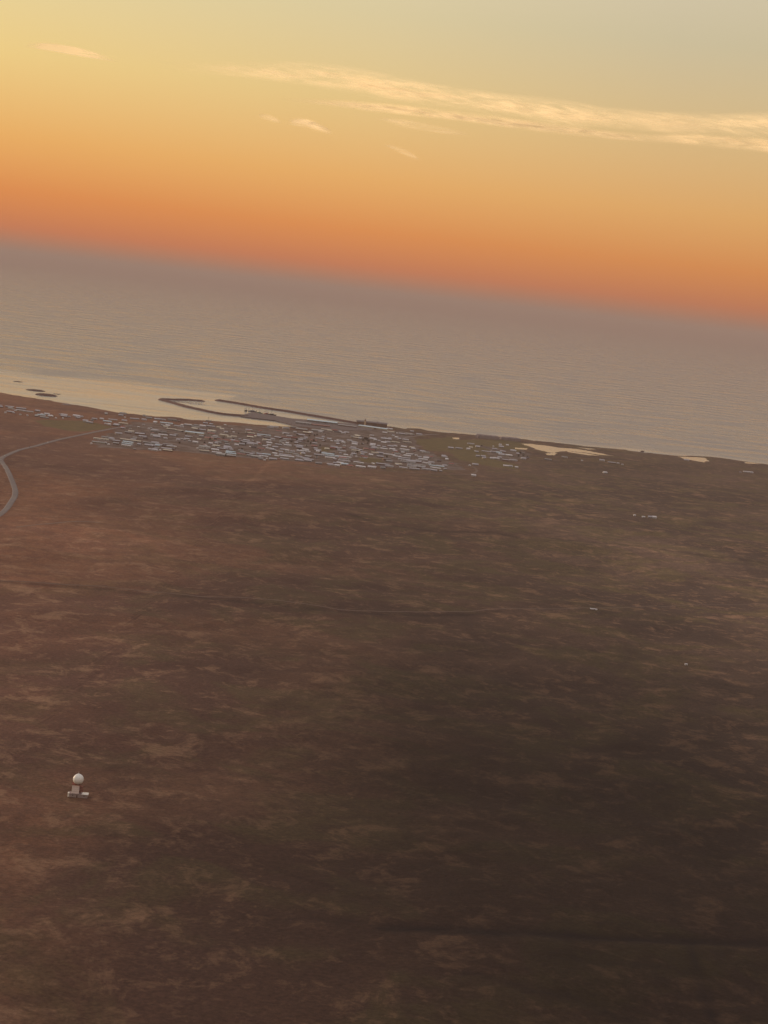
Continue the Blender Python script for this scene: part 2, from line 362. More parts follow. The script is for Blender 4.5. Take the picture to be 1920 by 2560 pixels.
def build_sea():
    xs = np.concatenate([-np.geomspace(150000, 2100, 24), np.linspace(-2000, 2000, 260), np.geomspace(2100, 150000, 24)])
    ys = np.concatenate([np.linspace(2500, 7500, 420), np.geomspace(7600, 150000, 50)])
    X, Y = np.meshgrid(xs, ys, indexing='ij')
    calm = np.zeros(X.shape)
    jy = Y + (vnoise(X/160, Y/60, 41)-0.5)*170
    for k in range(3):
        for poly in CALM:
            q = [tuple(P(a, b, 0)[:2]) for a, b in poly]
            calm += poly_mask(q, X, jy + (k-1)*60)/3.0
    streak = vnoise(X/420, Y/55, 43)*0.6 + vnoise(X/160, Y/24, 44)*0.4
    calm = np.clip(calm, 0, 1)*(0.55+0.45*np.clip((streak-0.25)*3, 0, 1))
    out = np.clip((vnoise(X/900, Y/160, 45)-0.62)*3, 0, 1)*0.10*(Y < 9000); calm = np.clip(calm+out, 0, 1)
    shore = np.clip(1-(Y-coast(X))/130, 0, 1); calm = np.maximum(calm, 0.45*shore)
    nx, ny = X.shape; vs = np.stack([X, Y, 0*X], -1).reshape(-1, 3)
    i = np.arange(nx-1)[:, None]*ny + np.arange(ny-1)[None, :]
    fs = np.stack([i, i+ny, i+ny+1, i+1], -1).reshape(-1, 4)
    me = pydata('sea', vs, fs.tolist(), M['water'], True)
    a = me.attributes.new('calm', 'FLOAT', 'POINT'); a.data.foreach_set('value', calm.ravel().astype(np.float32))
    tag(link('sea', me), kind='structure', label='grey mauve sea with a calm yellow band inshore')
build_sea()

# ------------------------------------------------------------------ haze
HAZE_DENS = 4.2e-5; HAZE_COL = (0.475, 0.395, 0.375)
def haze():
    mb = MB().box(-151500, 151500, -2500, 151500, -3.0, H+220)
    def b(nt, n, l, o):
        v = n.new('ShaderNodeVolumePrincipled'); v.inputs['Color'].default_value = HAZE_COL + (1,); v.inputs['Density'].default_value = HAZE_DENS; v.inputs['Anisotropy'].default_value = 0.0
        l.new(v.outputs[0], o.inputs['Volume'])
    tag(link('haze', mb.mesh('haze', mat('haze_air', b))), kind='stuff', label='mauve sea haze thickening towards the horizon')
haze()
#==TOWN==
def pond_objects():
    for lab, q, lev in PONDS:
        cx = sum(a for a, b in q)/len(q); cy = sum(b for a, b in q)/len(q)
        x0, x1 = min(a for a, b in q)-12, max(a for a, b in q)+12; y0, y1 = min(b for a, b in q)-16, max(b for a, b in q)+16
        # a sheet a little larger than the hollow; the banks cut it to shape
        xs = np.linspace(x0, x1, 12); vs = []; fs = []
        for i, x in enumerate(xs):
            ys = [b for a, b in q]
            vs += [(x, y0, lev), (x, min(y1, float(coast(x))-6), lev)]
            if i: fs.append((2*i-2, 2*i, 2*i+1, 2*i-1))
        me = pydata('pond', vs, fs, M['pond'])
        tag(link('pond', me), lab, kind='structure')
def pond_mat(nt, n, l, o):
    p = n.new('ShaderNodeBsdfPrincipled'); l.new(p.outputs[0], o.inputs[0])
    p.inputs['Base Color'].default_value = (0.34, 0.35, 0.32, 1); p.inputs['IOR'].default_value = 1.333
    t = n.new('ShaderNodeTexNoise'); g = n.new('ShaderNodeNewGeometry'); l.new(g.outputs['Position'], t.inputs['Vector']); t.inputs['Scale'].default_value = 0.02
    r = n.new('ShaderNodeMapRange'); l.new(t.outputs[0], r.inputs[0]); r.inputs[3].default_value = 0.08; r.inputs[4].default_value = 0.16; l.new(r.outputs[0], p.inputs['Roughness'])
M['pond'] = mat('pond_water', pond_mat)
pond_objects()

# ------------------------------------------------------------------ roads and tracks
M['asphalt'] = simple('worn_asphalt', (0.18, 0.15, 0.14), 0.9, vary=0.2, scale=0.05)
M['gravel'] = simple('pale_gravel', (0.15, 0.10, 0.075), 0.95, vary=0.3, scale=0.08)
def smooth_pts(pts, n):
    out = []
    for i in range(len(pts)-1):
        p0 = pts[max(i-1, 0)]; p1 = pts[i]; p2 = pts[i+1]; p3 = pts[min(i+2, len(pts)-1)]
        for k in range(n):
            t = k/n
            out.append(0.5*((2*p1)+(p2-p0)*t+(2*p0-5*p1+4*p2-p3)*t*t+(3*p1-p0-3*p2+p3)*t**3))
    out.append(pts[-1]); return out
def strip(name, px, w, m, label, dz=0.12, raise_=0.0, dens=10):
    pts = smooth_pts([G(a, b).to_2d() for a, b in px], dens)
    vs = []; fs = []; nc = 4
    for i, p in enumerate(pts):
        d = (pts[min(i+1, len(pts)-1)]-pts[max(i-1, 0)]).normalized(); nrm = Vector((-d.y, d.x))
        zs = max(hz(*(p+nrm*w*s)) for s in (-0.5, 0, 0.5)) + dz + raise_
        for k in range(nc+1):
            s_ = k/nc-0.5; q = p+nrm*w*s_; vs.append((q.x, q.y, zs+(0.08 if 0 < k < nc else 0)))
        for sgn, base in ((-1, 0), (1, nc)):
            q = p+nrm*(w*0.5+1.5+raise_)*sgn; vs.append((q.x, q.y, hz(q.x, q.y)-0.4))
    st = nc+3
    for i in range(len(pts)-1):
        for k in range(nc): fs.append((i*st+k, (i+1)*st+k, (i+1)*st+k+1, i*st+k+1))
        fs.append((i*st+nc+1, (i+1)*st+nc+1, (i+1)*st, i*st)); fs.append((i*st+nc, (i+1)*st+nc, (i+1)*st+nc+2, i*st+nc+2))
    return tag(link(name, pydata(name, vs, fs, m)), label, kind='structure')
MAIN_ROAD = [(-60,1325),(0,1287),(22,1264),(37,1240),(36,1218),(24,1187),(8,1160),(2,1149),(12,1140),(40,1128),(90,1115),(140,1101),(200,1088),(290,1070),(330,1064)]
strip('road', MAIN_ROAD, 8, M['asphalt'], 'pale grey road bending sharply on its way into the town', raise_=0.5)
strip('moor_edge_road', [(740,1163),(800,1167),(900,1172),(1000,1180),(1080,1184),(1160,1186),(1182,1184),(1192,1176),(1180,1166),(1150,1160)], 6, M['gravel'], 'thin pale road along the moor edge of the town')
strip('gravel_track', [(-40,1449),(0,1452),(200,1463),(380,1480),(640,1496),(900,1527),(1060,1530),(1250,1522),(1480,1520),(1700,1514),(1960,1508)], 1.9, M['gravel'], 'faint pale gravel track crossing the heath', dens=14)
strip('footpath', [(40,1318),(110,1310),(180,1304),(250,1306)], 3.5, M['gravel'], 'short curved pale path on the heath at left')
for k, px in enumerate([[(300,1090),(420,1101),(560,1112),(700,1125),(850,1138),(1000,1152),(1120,1163)], [(330,1064),(430,1078),(560,1090),(700,1102),(850,1112),(1020,1124)],
                        [(480,1062),(620,1076),(760,1084),(900,1094),(1010,1094)]]):
    strip('street', px, 7, M['asphalt'], ['long street through the moor side rows of houses', 'street through the middle of the town', 'street behind the shore side houses'][k])
strip('street', [(1010,1094),(1040,1090),(1075,1086),(1120,1086)], 7, M['asphalt'], 'pale street leaving the town along the shore field')
strip('street', [(1115,1121),(1190,1125),(1260,1142),(1340,1148),(1400,1152)], 5, M['gravel'], 'lane across the green field to the right hand hamlet')

# ------------------------------------------------------------------ harbour rockwork
M['rock'] = simple('wet_basalt', (0.075, 0.036, 0.03), 0.9, vary=0.45, scale=0.3)
M['quay'] = simple('quay_concrete', (0.13, 0.10, 0.10), 0.9, vary=0.25, scale=0.08)
def bank(name, px, w, h, label, cat, seed=0, top=0.4):
    pts = smooth_pts([P(a, b, 1.0).to_2d() for a, b in px], 12); rr = random.Random(seed)
    vs = []; fs = []; prof = [(-0.5, -2.0), (-0.33, 0.4*h), (-top/2, h), (0, h*1.04), (top/2, h), (0.33, 0.4*h), (0.5, -2.0)]; n_ = len(prof)
    for i, p in enumerate(pts):
        d = (pts[min(i+1, len(pts)-1)]-pts[max(i-1, 0)]).normalized(); nrm = Vector((-d.y, d.x))
        e = min(1.0, 0.35+0.65*min(i, len(pts)-1-i)/3.0)
        for s_, z in prof:
            q = p+nrm*(w*s_*e+rr.uniform(-1, 1)); vs.append((q.x+rr.uniform(-1, 1), q.y, z*(e if z > 0 else 1)+rr.uniform(-0.35, 0.35)))
    for i in range(len(pts)-1):
        for k in range(n_-1): fs.append((i*n_+k, (i+1)*n_+k, (i+1)*n_+k+1, i*n_+k+1))
    fs.append(tuple(range(n_))); fs.append(tuple((len(pts)-1)*n_+k for k in range(n_-1, -1, -1)))
    return tag(link(name, pydata(name, vs, fs, M['rock'])), label, cat)
bank('breakwater', [(538,1000),(595,1009),(664,1021),(712,1028),(760,1036),(808,1044),(854,1052),(890,1058),(925,1062)], 30, 5.5, 'long straight dark stone breakwater on the open sea side of the harbour', 'breakwater', 1)
bank('breakwater', [(398,998),(428,1006),(467,1017),(503,1025),(525,1030),(554,1035),(583,1038),(625,1041)], 28, 5.0, 'curved dark breakwater running out from the quay to a pointed tip', 'breakwater', 2)
bank('breakwater', [(400,998),(440,999.5),(470,1000),(512,1003)], 34, 4.6, 'short dark stone arm sheltering the moored small boats', 'breakwater', 3)
def platform(name, px, z, label, m, cat=None, kind='structure'):
    q = [P(a, b, z) for a, b in px]; n_ = len(q)
    vs = [(p.x, p.y, z) for p in q]+[(p.x, p.y, -2) for p in q]
    fs = [tuple(range(n_))]+[(k, n_+k, n_+(k+1) % n_, (k+1) % n_) for k in range(n_)]
    me = pydata(name, vs, fs, m); bmm = bmesh.new(); bmm.from_mesh(me); bmesh.ops.recalc_face_normals(bmm, faces=bmm.faces); bmm.to_mesh(me); bmm.free()
    return tag(link(name, me), label, cat, kind=kind)
platform('quay', [(606,1037),(622,1032.5),(632,1030),(660,1035),(686,1039),(730,1046),(768,1049),(842,1056),(886,1061),(930,1063),(930,1076),(850,1075),(780,1069),(748,1066),(722,1059),(686,1050),(638,1045),(602,1040)], 3.4, 'dark concrete quay between the harbour basin and the shore', M['quay'])
def mound(name, px, py, wpx, depth, h, label, cat, m, seed, flat=0.0, yaw=0.0):
    c = P(px, py, 0.5); L = wpx/F*c.length; rr = random.Random(seed); z0 = -1.0; seg = 28; vs = []; fs = []
    rings = [(1.0, -0.3), (0.92, 0.25), (0.8, 0.62), (0.6, 0.9), (0.3, 1.0)] if flat < 0.5 else [(1.0, -0.3), (0.97, 0.3), (0.93, 0.75), (0.88, 1.0), (0.4, 1.02)]
    jit = [1+rr.uniform(-0.1, 0.1) for _ in range(seg)]
    base = hz(c.x, c.y) if cat != 'islet' else 0.0
    for r, zz in rings:
        for k in range(seg):
            a = 2*math.pi*k/seg; ca, sa = math.cos(a), math.sin(a)
            if flat > 0.5: ca = math.copysign(abs(ca)**0.6, ca); sa = math.copysign(abs(sa)**0.6, sa)
            vs.append((L/2*r*ca*jit[k], depth/2*r*sa*jit[k], base+h*zz*(1+rr.uniform(-0.06, 0.06))))
    for i in range(len(rings)-1):
        for k in range(seg):
            k2 = (k+1) % seg; fs.append((i*seg+k, i*seg+k2, (i+1)*seg+k2, (i+1)*seg+k))
    fs.append(tuple((len(rings)-1)*seg+k for k in range(seg)))
    o = link(name, pydata(name, vs, fs, m)); o.location = (c.x, c.y, 0); o.rotation_euler.z = yaw
    return tag(o, label, cat)
M['bank_gravel'] = simple('grey_gravel_bank', (0.23, 0.19, 0.19), 0.95, vary=0.3, scale=0.1)
mound('islet', 45, 954, 24, 30, 1.6, 'smallest thin dark skerry farthest out in the left bay', 'islet', M['rock'], 1)
mound('islet', 89, 976, 46, 60, 3.2, 'dark low islet behind the larger one in the left bay', 'islet', M['rock'], 2)
mound('islet', 116, 988, 57, 70, 5.0, 'largest dark islet near the left shore', 'islet', M['rock'], 3)
mound('islet', 143, 985, 20, 20, 1.0, 'thin dark reef just right of the largest islet', 'islet', M['rock'], 4)
mound('islet', 119, 1001, 24, 16, 1.2, 'thin dark reef between the largest islet and the shore', 'islet', M['rock'], 5)
mound('gravel_mound', 1217, 1098, 60, 40, 11, 'longer flat topped grey mound on the shore above the hamlet', 'mound', M['bank_gravel'], 6, flat=1)
mound('gravel_mound', 1275, 1103, 52, 36, 10, 'shorter flat topped grey mound right of its twin on the shore', 'mound', M['bank_gravel'], 7, flat=1)
mound('rock_knoll', 1606, 1129, 10, 10, 3, 'small dark knoll on the right shore line', 'rock', M['rock'], 8)
mound('rock_knoll', 166, 1013, 26, 20, 3, 'pale rocky knoll on the shore bank at left', 'rock', M['bank_gravel'], 9)

# ------------------------------------------------------------------ buildings
RC = {'L': ('light grey', (0.37, 0.355, 0.375)), 'W': ('white', (0.56, 0.545, 0.55)), 'B': ('pale blue', (0.42, 0.53, 0.58)), 'G': ('grey', (0.25, 0.24, 0.23)),
      'D': ('dark', (0.085, 0.062, 0.062)), 'R': ('rust red', (0.24, 0.075, 0.055)), 'C': ('cream', (0.50, 0.44, 0.33))}
WC = {'white': (0.44, 0.425, 0.42), 'cream': (0.38, 0.33, 0.26), 'grey': (0.22, 0.205, 0.205), 'brown': (0.15, 0.085, 0.06)}
for k, (nm, c) in RC.items(): M['roof'+k] = simple('roof_'+nm.replace(' ', '_'), c, 0.5, 0.0, 0.18, 0.3, 0.5)
for nm, c in WC.items(): M['wall'+nm] = simple('wall_'+nm, c, 0.85, 0, 0.14, 0.4)
M['glass'] = simple('window_glass', (0.03, 0.035, 0.04), 0.15, spec=0.6)
M['door'] = simple('door_paint', (0.09, 0.05, 0.04), 0.6)
M['white'] = simple('white_paint', (0.78, 0.76, 0.72), 0.5); M['dkmetal'] = simple('dark_steel', (0.05, 0.045, 0.045), 0.5, 0.3)
CACHE = {}
def geom(kind, part):
    mb = MB()
    if kind == 'house':      # 14 x 8.5, wall 2.9, ridge 5.2
        if part == 'wall': mb.prism([(-4.25, -1), (4.25, -1), (4.25, 2.9), (0, 4.95), (-4.25, 2.9)], 13.4)
        if part == 'roof':
            mb.prism([(-4.8, 2.70), (0, 5.05), (4.8, 2.70), (4.8, 2.95), (0, 5.32), (-4.8, 2.95)], 14.2)
        if part == 'chimney': mb.box(2.4, 3.2, -0.4, 0.4, 4.4, 6.1)
        wins = [(-5.0, 1.9), (-1.8, 1.6), (4.4, 2.2)]; door = 1.5
    if kind == 'row':        # 30 x 10 low pitch
        if part == 'wall': mb.prism([(-5, -1), (5, -1), (5, 2.9), (0, 4.1), (-5, 2.9)], 29.2)
        if part == 'roof': mb.prism([(-5.6, 2.75), (0, 4.2), (5.6, 2.75), (5.6, 3.0), (0, 4.46), (-5.6, 3.0)], 30)
        if part == 'chimney': mb.box(-0.5, 0.5, 0.4, 1.4, 4.0, 5.1)
        wins = [(-12, 2.2), (-5.5, 2.0), (2.5, 2.0), (9.0, 2.2)]; door = -8.8
    if kind == 'shed':
        if part == 'wall': mb.prism([(-2.5, -1), (2.5, -1), (2.5, 2.3), (0, 3.1), (-2.5, 2.3)], 5.6)
        if part == 'roof': mb.prism([(-2.8, 2.2), (0, 3.15), (2.8, 2.2), (2.8, 2.4), (0, 3.36), (-2.8, 2.4)], 6)
        if part == 'chimney': return None
        wins = []; door = 0.6
    if kind == 'hall':       # 50 x 22, wall 6
        if part == 'wall': mb.prism([(-11, -1), (11, -1), (11, 5.6), (0, 7.9), (-11, 5.6)], 49)
        if part == 'roof': mb.prism([(-11.5, 5.45), (0, 8.0), (11.5, 5.45), (11.5, 5.8), (0, 8.36), (-11.5, 5.8)], 50)
        if part == 'chimney': mb.box(8, 10, 2, 4, 7.2, 9.0)
        wins = [(-20, 2.4), (-6, 2.4), (17, 2.4)]; door = 5
    if part == 'window0' or part == 'window1' or part == 'window2' or part == 'window3':
        k = int(part[-1])
        if k >= len(wins): return None
        y = {'house': -4.25, 'row': -5, 'hall': -11}[kind]; x, w = wins[k]; z0 = 1.0 if kind != 'hall' else 2.6
        mb.box(x-w/2, x+w/2, y-0.06, y-0.004, z0, z0+1.15)
    if part == 'door':
        y = {'house': -4.25, 'row': -5, 'hall': -11, 'shed': -2.5}[kind]; w, h = (4.2, 4.4) if kind == 'hall' else (1.1, 2.05)
        mb.box(door-w/2, door+w/2, y-0.07, y-0.004, 0.02, h)
    return mb
DIM = {'house': (14.2, 9.6), 'row': (30, 11.2), 'shed': (6, 5.6), 'hall': (50, 23)}
def part_mesh(kind, part, mkey):
    k = (kind, part, mkey)
    if k not in CACHE:
        mb = geom(kind, part); CACHE[k] = mb.mesh(part.rstrip('0123'), M[mkey]) if mb and mb.v else None
    return CACHE[k]
def building(name, loc, yaw, kind, code, wall, sx, sy, sz, detail=True):
    e = empty(name, loc, yaw); e.scale = (sx, sy, sz)
    link('wall', part_mesh(kind, 'wall', 'wall'+wall), e); link('roof', part_mesh(kind, 'roof', 'roof'+code), e)
    if detail:
        c = part_mesh(kind, 'chimney', 'wall'+wall)
        if c: link('chimney', c, e)
        link('door', part_mesh(kind, 'door', 'door'), e)
        for k in range(4):
            w = part_mesh(kind, 'window%d' % k, 'glass') if kind != 'shed' else None
            if w: link('window', w, e)
    return e
RAW = {}
RAW['A'] = (0,1010,8.295,"""20,36,50,L|30,68,60,L|200,65,170,L|230,100,140,G|440,100,200,L|430,140,180,L|600,160,200,L|780,152,100,L|110,180,40,W|165,158,50,L|230,170,110,L|335,135,45,W|300,180,50,L|420,222,40,L|570,240,35,L|760,250,70,G,50|870,210,50,W|970,218,110,W|860,240,160,B|1050,255,100,W|920,285,180,G|1160,295,35,W|1240,220,40,L|1330,230,130,W|1330,265,140,L|1420,270,60,G|1305,298,20,W|1585,255,140,W|1620,290,100,L""")
RAW['B'] = (200,1020,8.295,"""30,185,70,L|110,275,110,L|200,305,150,L|300,235,110,L|250,260,60,G|450,232,80,W|540,125,60,G,40|680,250,180,L|570,285,180,B|610,350,70,W|540,330,60,L|850,160,100,L|935,200,35,W|1130,232,190,L|1200,230,50,W|920,270,110,L|900,325,190,C|715,345,20,W|770,360,120,L,40|1330,250,100,L|1430,215,120,G|1570,300,70,W|1600,240,120,L|890,120,140,G|1330,170,60,G|1215,400,45,W|1430,430,20,W|1480,415,40,L|1560,470,150,L,40|880,425,80,L|800,540,140,L|1060,495,120,C,25|1000,520,140,G|1240,550,200,L,30|1300,600,160,L|1140,625,80,G|1560,580,200,G,30|440,650,310,C|560,620,230,G|660,650,100,L|530,725,50,W|595,758,40,W|380,720,260,G,30|750,690,170,L|1050,680,440,C|1000,720,220,B,30|980,755,230,B|960,788,190,W|750,745,120,G|1480,735,340,G,25|1420,785,160,L|1530,800,70,W|1230,760,80,L|1600,790,100,B|1520,875,210,L|1590,845,100,G|235,742,25,W""")
RAW['C'] = (380,1040,8.295,"""170,80,210,L|70,135,70,W|300,155,260,B,25|330,210,100,W|230,205,80,G|420,90,180,D,40|560,110,50,D|630,185,50,W,40|760,190,160,L,50|560,220,200,L|1050,215,130,W|920,200,100,G|900,265,130,C,40|950,300,100,D|1040,295,140,L|1110,160,100,L|1230,175,80,L|1520,190,50,W|1385,250,90,C|1450,280,90,C|1240,325,160,C,45|1230,375,140,R,30|400,280,200,C|570,310,170,C,25|890,360,390,B,40|1030,430,100,G,30|150,330,320,D,50|230,402,190,W|430,412,130,L|100,440,150,L,30|740,435,110,L|620,480,60,L|720,490,110,L|980,495,90,C|900,555,120,W,22|780,525,60,L|540,500,80,L|820,440,50,G|1220,580,90,W|1180,480,180,R,30|1450,500,190,R|1380,560,130,G|1500,415,190,C,30|1600,450,90,C|1340,630,150,C|60,570,150,L|330,600,210,G|130,615,120,L|310,640,350,W,15|60,640,70,D|300,690,210,L,25|330,725,190,C,30|60,710,130,L|170,715,40,W|1120,618,50,W|1090,660,220,G,60|1200,690,40,D|940,675,40,W|1080,735,210,C,20|1310,710,160,W|1340,765,200,W,18|1440,815,180,G,45|1590,760,130,B,30|1590,820,90,G|1440,685,180,L|1560,650,140,L|1560,595,100,G""")
RAW['D'] = (560,1060,8.295,"""500,130,110,L|565,135,25,W|200,172,40,W|165,110,30,W|40,175,80,L|200,270,120,C|330,320,60,L|540,195,200,C,18|560,240,150,R,20|650,255,40,C,40|540,280,130,C,30|830,235,280,B,18|900,285,150,D,40|730,250,90,G,25|840,340,80,C|930,345,90,W|1010,325,90,L|1120,290,150,L|1040,65,180,L,18|960,85,130,G|1280,95,140,G,25|1430,80,90,D,25|1290,200,150,L,25|1220,205,30,W|1470,180,70,L|1350,260,120,L|1560,230,120,L|1400,350,90,D|1300,320,160,L,20|1500,400,80,L|180,345,90,L|90,360,120,R,20|260,380,130,R|470,350,150,L|430,378,160,L|710,400,70,W|650,420,100,L|940,400,120,W|1230,405,40,W|1310,410,70,W|1130,440,150,L,20|930,450,90,W,20|860,470,110,L|1320,450,160,W|1540,465,160,L|1560,500,150,L|1060,490,120,L|260,445,90,W,20|370,430,120,L|80,490,170,L|40,520,90,L|150,545,80,L|540,480,30,W|620,490,110,D,25|780,525,140,R,25|950,520,170,W,14|1020,550,120,L|1100,570,60,C|1230,540,130,L|1310,560,80,W|1420,580,90,L,25|1580,570,150,W|1640,535,40,W|350,560,110,G,30|430,600,200,G,25|140,590,200,B,15|140,625,220,B|150,665,200,G,35|550,620,200,G,20|820,635,290,B|820,680,190,W,16|760,655,140,D|780,715,60,W|540,660,140,G,20|660,700,200,G,50|890,725,30,W|1010,740,160,L,20|1090,680,90,W|1060,620,120,W|1270,650,260,L,15|1300,680,310,W,14|1180,590,90,L|1350,610,170,G,25|1560,765,180,L,20|1140,740,60,R|1560,690,150,L,20|360,640,180,R,15|1500,640,120,G""")
RAW['E'] = (740,1070,8.295,"""230,110,170,C,30|300,100,90,W|120,40,240,G,40|450,60,250,G,50|620,40,200,C|700,60,100,C|800,55,110,R|910,85,70,W|980,110,90,L|1050,100,100,L|120,160,120,L|150,240,140,L,25|200,210,80,L|60,290,100,L|500,230,70,L|560,200,60,L|560,270,60,L|690,230,90,L,25|740,270,50,W,25|860,255,40,W,30|840,290,100,L|870,340,70,L,40|940,280,100,L|985,310,80,W,25|1000,370,60,L|1110,270,110,L|1190,290,150,G,20|1290,170,130,C,35|1250,210,120,C|1340,220,60,L,40|1215,315,130,L|1215,347,120,W|1380,330,50,L|1590,230,120,L,50|1560,360,60,W,20|1610,365,50,W,30|1600,420,100,L,25|390,325,100,L|380,380,120,R,30|210,370,60,C|80,385,140,L|200,458,140,W|150,490,280,W,14|450,470,140,L|450,500,80,W|640,435,90,C,35|790,405,150,L,20|850,430,120,L|930,415,40,L|1000,420,60,R,30|1190,415,120,L,20|1200,440,200,L|1330,465,90,L|1450,440,100,R,35|1570,470,110,R,20|950,485,180,L|600,520,110,G|660,560,260,B,30|760,590,300,B|480,570,220,L,20|260,600,140,G,35|140,540,90,L,30|980,605,330,W,25|1000,650,200,G,22|1000,690,250,L,20|1030,565,90,W|920,530,60,L,25|1150,570,50,W|1250,595,35,W|1400,520,140,L|1560,568,80,W|1380,560,80,L|700,625,200,W,15|810,660,70,L|910,735,140,W,18|1000,760,160,B,30|670,755,60,L|720,775,120,L|850,790,110,W,18|1120,795,130,R,18|1300,725,220,W,18|1340,810,200,W,30|1570,825,170,W,18|250,660,220,L|250,690,160,L|60,680,130,L|1610,750,40,W""")
RAW['F'] = (920,1070,8.295,"""450,25,130,W|470,85,150,C|350,108,100,W|910,80,80,L|700,130,130,L|600,110,40,W|860,130,160,G,40|590,200,60,W,30|650,235,60,L|780,250,130,L|1060,140,130,L|810,300,180,C,20|560,300,200,C|380,240,220,L,30|150,250,70,L,40|330,305,110,W,35|230,270,60,L|100,350,110,W,25|220,380,70,L|130,420,110,L,25|330,400,80,L|330,440,150,W,14|90,470,110,R|60,565,90,W|480,380,100,L|570,385,70,L|740,400,120,W,14|500,450,120,W|560,480,90,L,30|590,510,70,R|760,455,200,W,14|760,485,190,G,20|910,410,110,C,25|940,440,90,L,30|960,485,50,R|1130,490,110,L,30|250,530,140,L|440,560,240,W,20|610,550,130,G,18|600,600,180,W,16|720,515,70,W|870,550,170,W,16|690,575,60,R|810,585,150,W,18|1000,570,60,W|760,630,230,L,14|1200,630,120,W,18|1140,660,190,W,14|250,605,140,L,22|390,660,170,D,40|440,700,130,G,30|860,680,480,L,14|830,720,320,G,18|1030,710,150,L|1220,740,180,W|1000,770,380,G,18|1000,797,380,L|1420,800,320,B,22|1400,840,220,W,18|1600,850,60,L|1310,720,130,L|900,820,200,G|1100,825,180,G|730,835,180,L,20|960,855,220,L,18|1240,865,260,L,20|1370,890,130,L|1510,895,60,L|630,760,150,C,18|300,760,280,L,20|440,800,180,L,20|100,745,60,W|85,825,170,L,15|1590,605,110,L,20|1630,655,60,W""")
RAW['G'] = (1100,1070,6.381,"""170,325,90,L|300,328,110,L|490,255,110,L|490,318,60,C|450,340,60,W|60,460,70,L,25|110,498,50,W|600,300,70,L,25|850,295,25,W|960,270,45,W|975,305,80,L,20|1075,278,45,W|870,340,80,L|560,372,30,W|590,385,50,L|740,380,150,L,14|860,385,110,L|940,400,90,B,22|1000,380,90,L|980,430,100,L,25|1090,440,110,W,45|1170,365,90,L,25|1240,415,50,L,20|1320,400,60,D,25|600,455,60,L|690,460,80,L|700,485,60,L|830,490,70,W|900,497,100,W,16|950,475,70,L|1050,515,120,L,14|1170,520,120,L|1330,490,80,L,20|1390,480,60,D,20|475,600,30,W|560,590,100,L|1050,612,90,W,18|1130,615,60,L|1220,632,55,W|535,765,80,W,14|690,150,30,W""")
RAW['H'] = (1240,1040,4.608,"""790,480,70,G|990,515,25,W|1220,515,60,L|1330,540,90,L|1405,545,30,W|1455,560,25,L|1255,655,50,W|600,505,80,G""")
RAW['I'] = (1560,1080,4.608,"""1430,465,110,W|1340,468,25,L|720,325,60,L|120,963,20,W|222,982,35,W|300,988,50,L|345,990,50,W""")
COLS = [(210, 'in the outlying far left row'), (330, 'at the left tip of town'), (450, 'near the road entering town'), (560, 'around the long pale blue hall'), (650, 'inland of the boat harbour'),
        (745, 'inland of the dark quay'), (860, 'inland of the quay hall'), (960, 'inland of the light tower'), (1045, 'left of the green field'), (1178, 'at the right end of town'),
        (1350, 'in the hamlet by the pond'), (9999, 'beyond the ponds at right')]
ORD = ['', 'first', 'second', 'third', 'fourth', 'fifth', 'sixth', 'seventh', 'eighth', 'ninth', 'tenth', 'eleventh', 'twelfth', 'thirteenth', 'fourteenth', 'fifteenth', 'sixteenth']
ENT = []
for key, (ox, oy, sc, txt) in RAW.items():
    for e in txt.split('|'):
        q = e.split(','); px = ox+float(q[0])/sc; py = oy+float(q[1])/sc; w = float(q[2])/sc; h = float(q[4])/sc if len(q) > 4 else 1.9
        ENT.append([px, py, w, q[3], h])
rb = random.Random(5); placed = []; BL = []; dropped = 0
_u = [(x, y) for x, y in URBAN[0]]; rf = random.Random(77); _k = 0
while _k < 130:
    fx, fy = rf.uniform(300, 1130), rf.uniform(1060, 1172)
    if not poly_mask(_u, np.array([fx]), np.array([fy]))[0] or (440 < fx < 500 and fy > 1103): continue
    if 610 < fx < 960 and fy < 1078: continue
    ENT.append([fx, fy, rf.choice([rf.uniform(6, 11), rf.uniform(12, 24)]), rf.choice('LLGGGDCRL'), 1.9 if rf.random() < 0.8 else 2.6]); _k += 1
FILL0 = len(ENT)-_k
for idx, (px, py, w, code, h) in enumerate(ENT):
    p = G(px, py+0.8, 0.0)
    ppm = F/(p-Vector((0, 0, H))).length; L = max(4.5, w/ppm*1.02); hm = h/ppm
    D = min(26, max(7.0, (hm-2.2)/0.12)) if h > 2.2 else 7.5+rb.random()*1.5
    ins = abs(p.x)  # keep the copies apart
    bad = False
    for (qx, qy, qL, qD) in placed:
        if abs(p.x-qx) < (L+qL)/2-1 and abs(p.y-qy) < (D+qD)/2-1.0: bad = True; break
    if bad:
        for dy in ((7, -7, 12, -12, 17) if idx < FILL0 else ()):
            ok = all(not (abs(p.x-qx) < (L+qL)/2-1 and abs(p.y+dy-qy) < (D+qD)/2-1.0) for (qx, qy, qL, qD) in placed)
            if ok: p.y += dy; p.z = hz(p.x, p.y); bad = False; break
    if bad: dropped += 1; continue
    if p.y > coast(p.x)-8 and not (620 < px < 1000): p.y = coast(p.x)-10; p.z = hz(p.x, p.y)
    placed.append((p.x, p.y, L, D))
    kind = 'shed' if L < 8.5 else 'house' if L < 21 else 'row' if (L < 46 and D < 13) else 'row' if D < 12 else 'hall'
    if code in 'WB': wall = rb.choice(['white', 'white', 'cream'])
    elif code == 'D': wall = rb.choice(['brown', 'grey'])
    elif code == 'R': wall = rb.choice(['brown', 'cream', 'white'])
    else: wall = rb.choice(['white', 'cream', 'grey', 'grey', 'white', 'brown'])
    BL.append(dict(px=px, py=py, p=p, L=L, D=D, kind=kind, code=code, wall=wall))
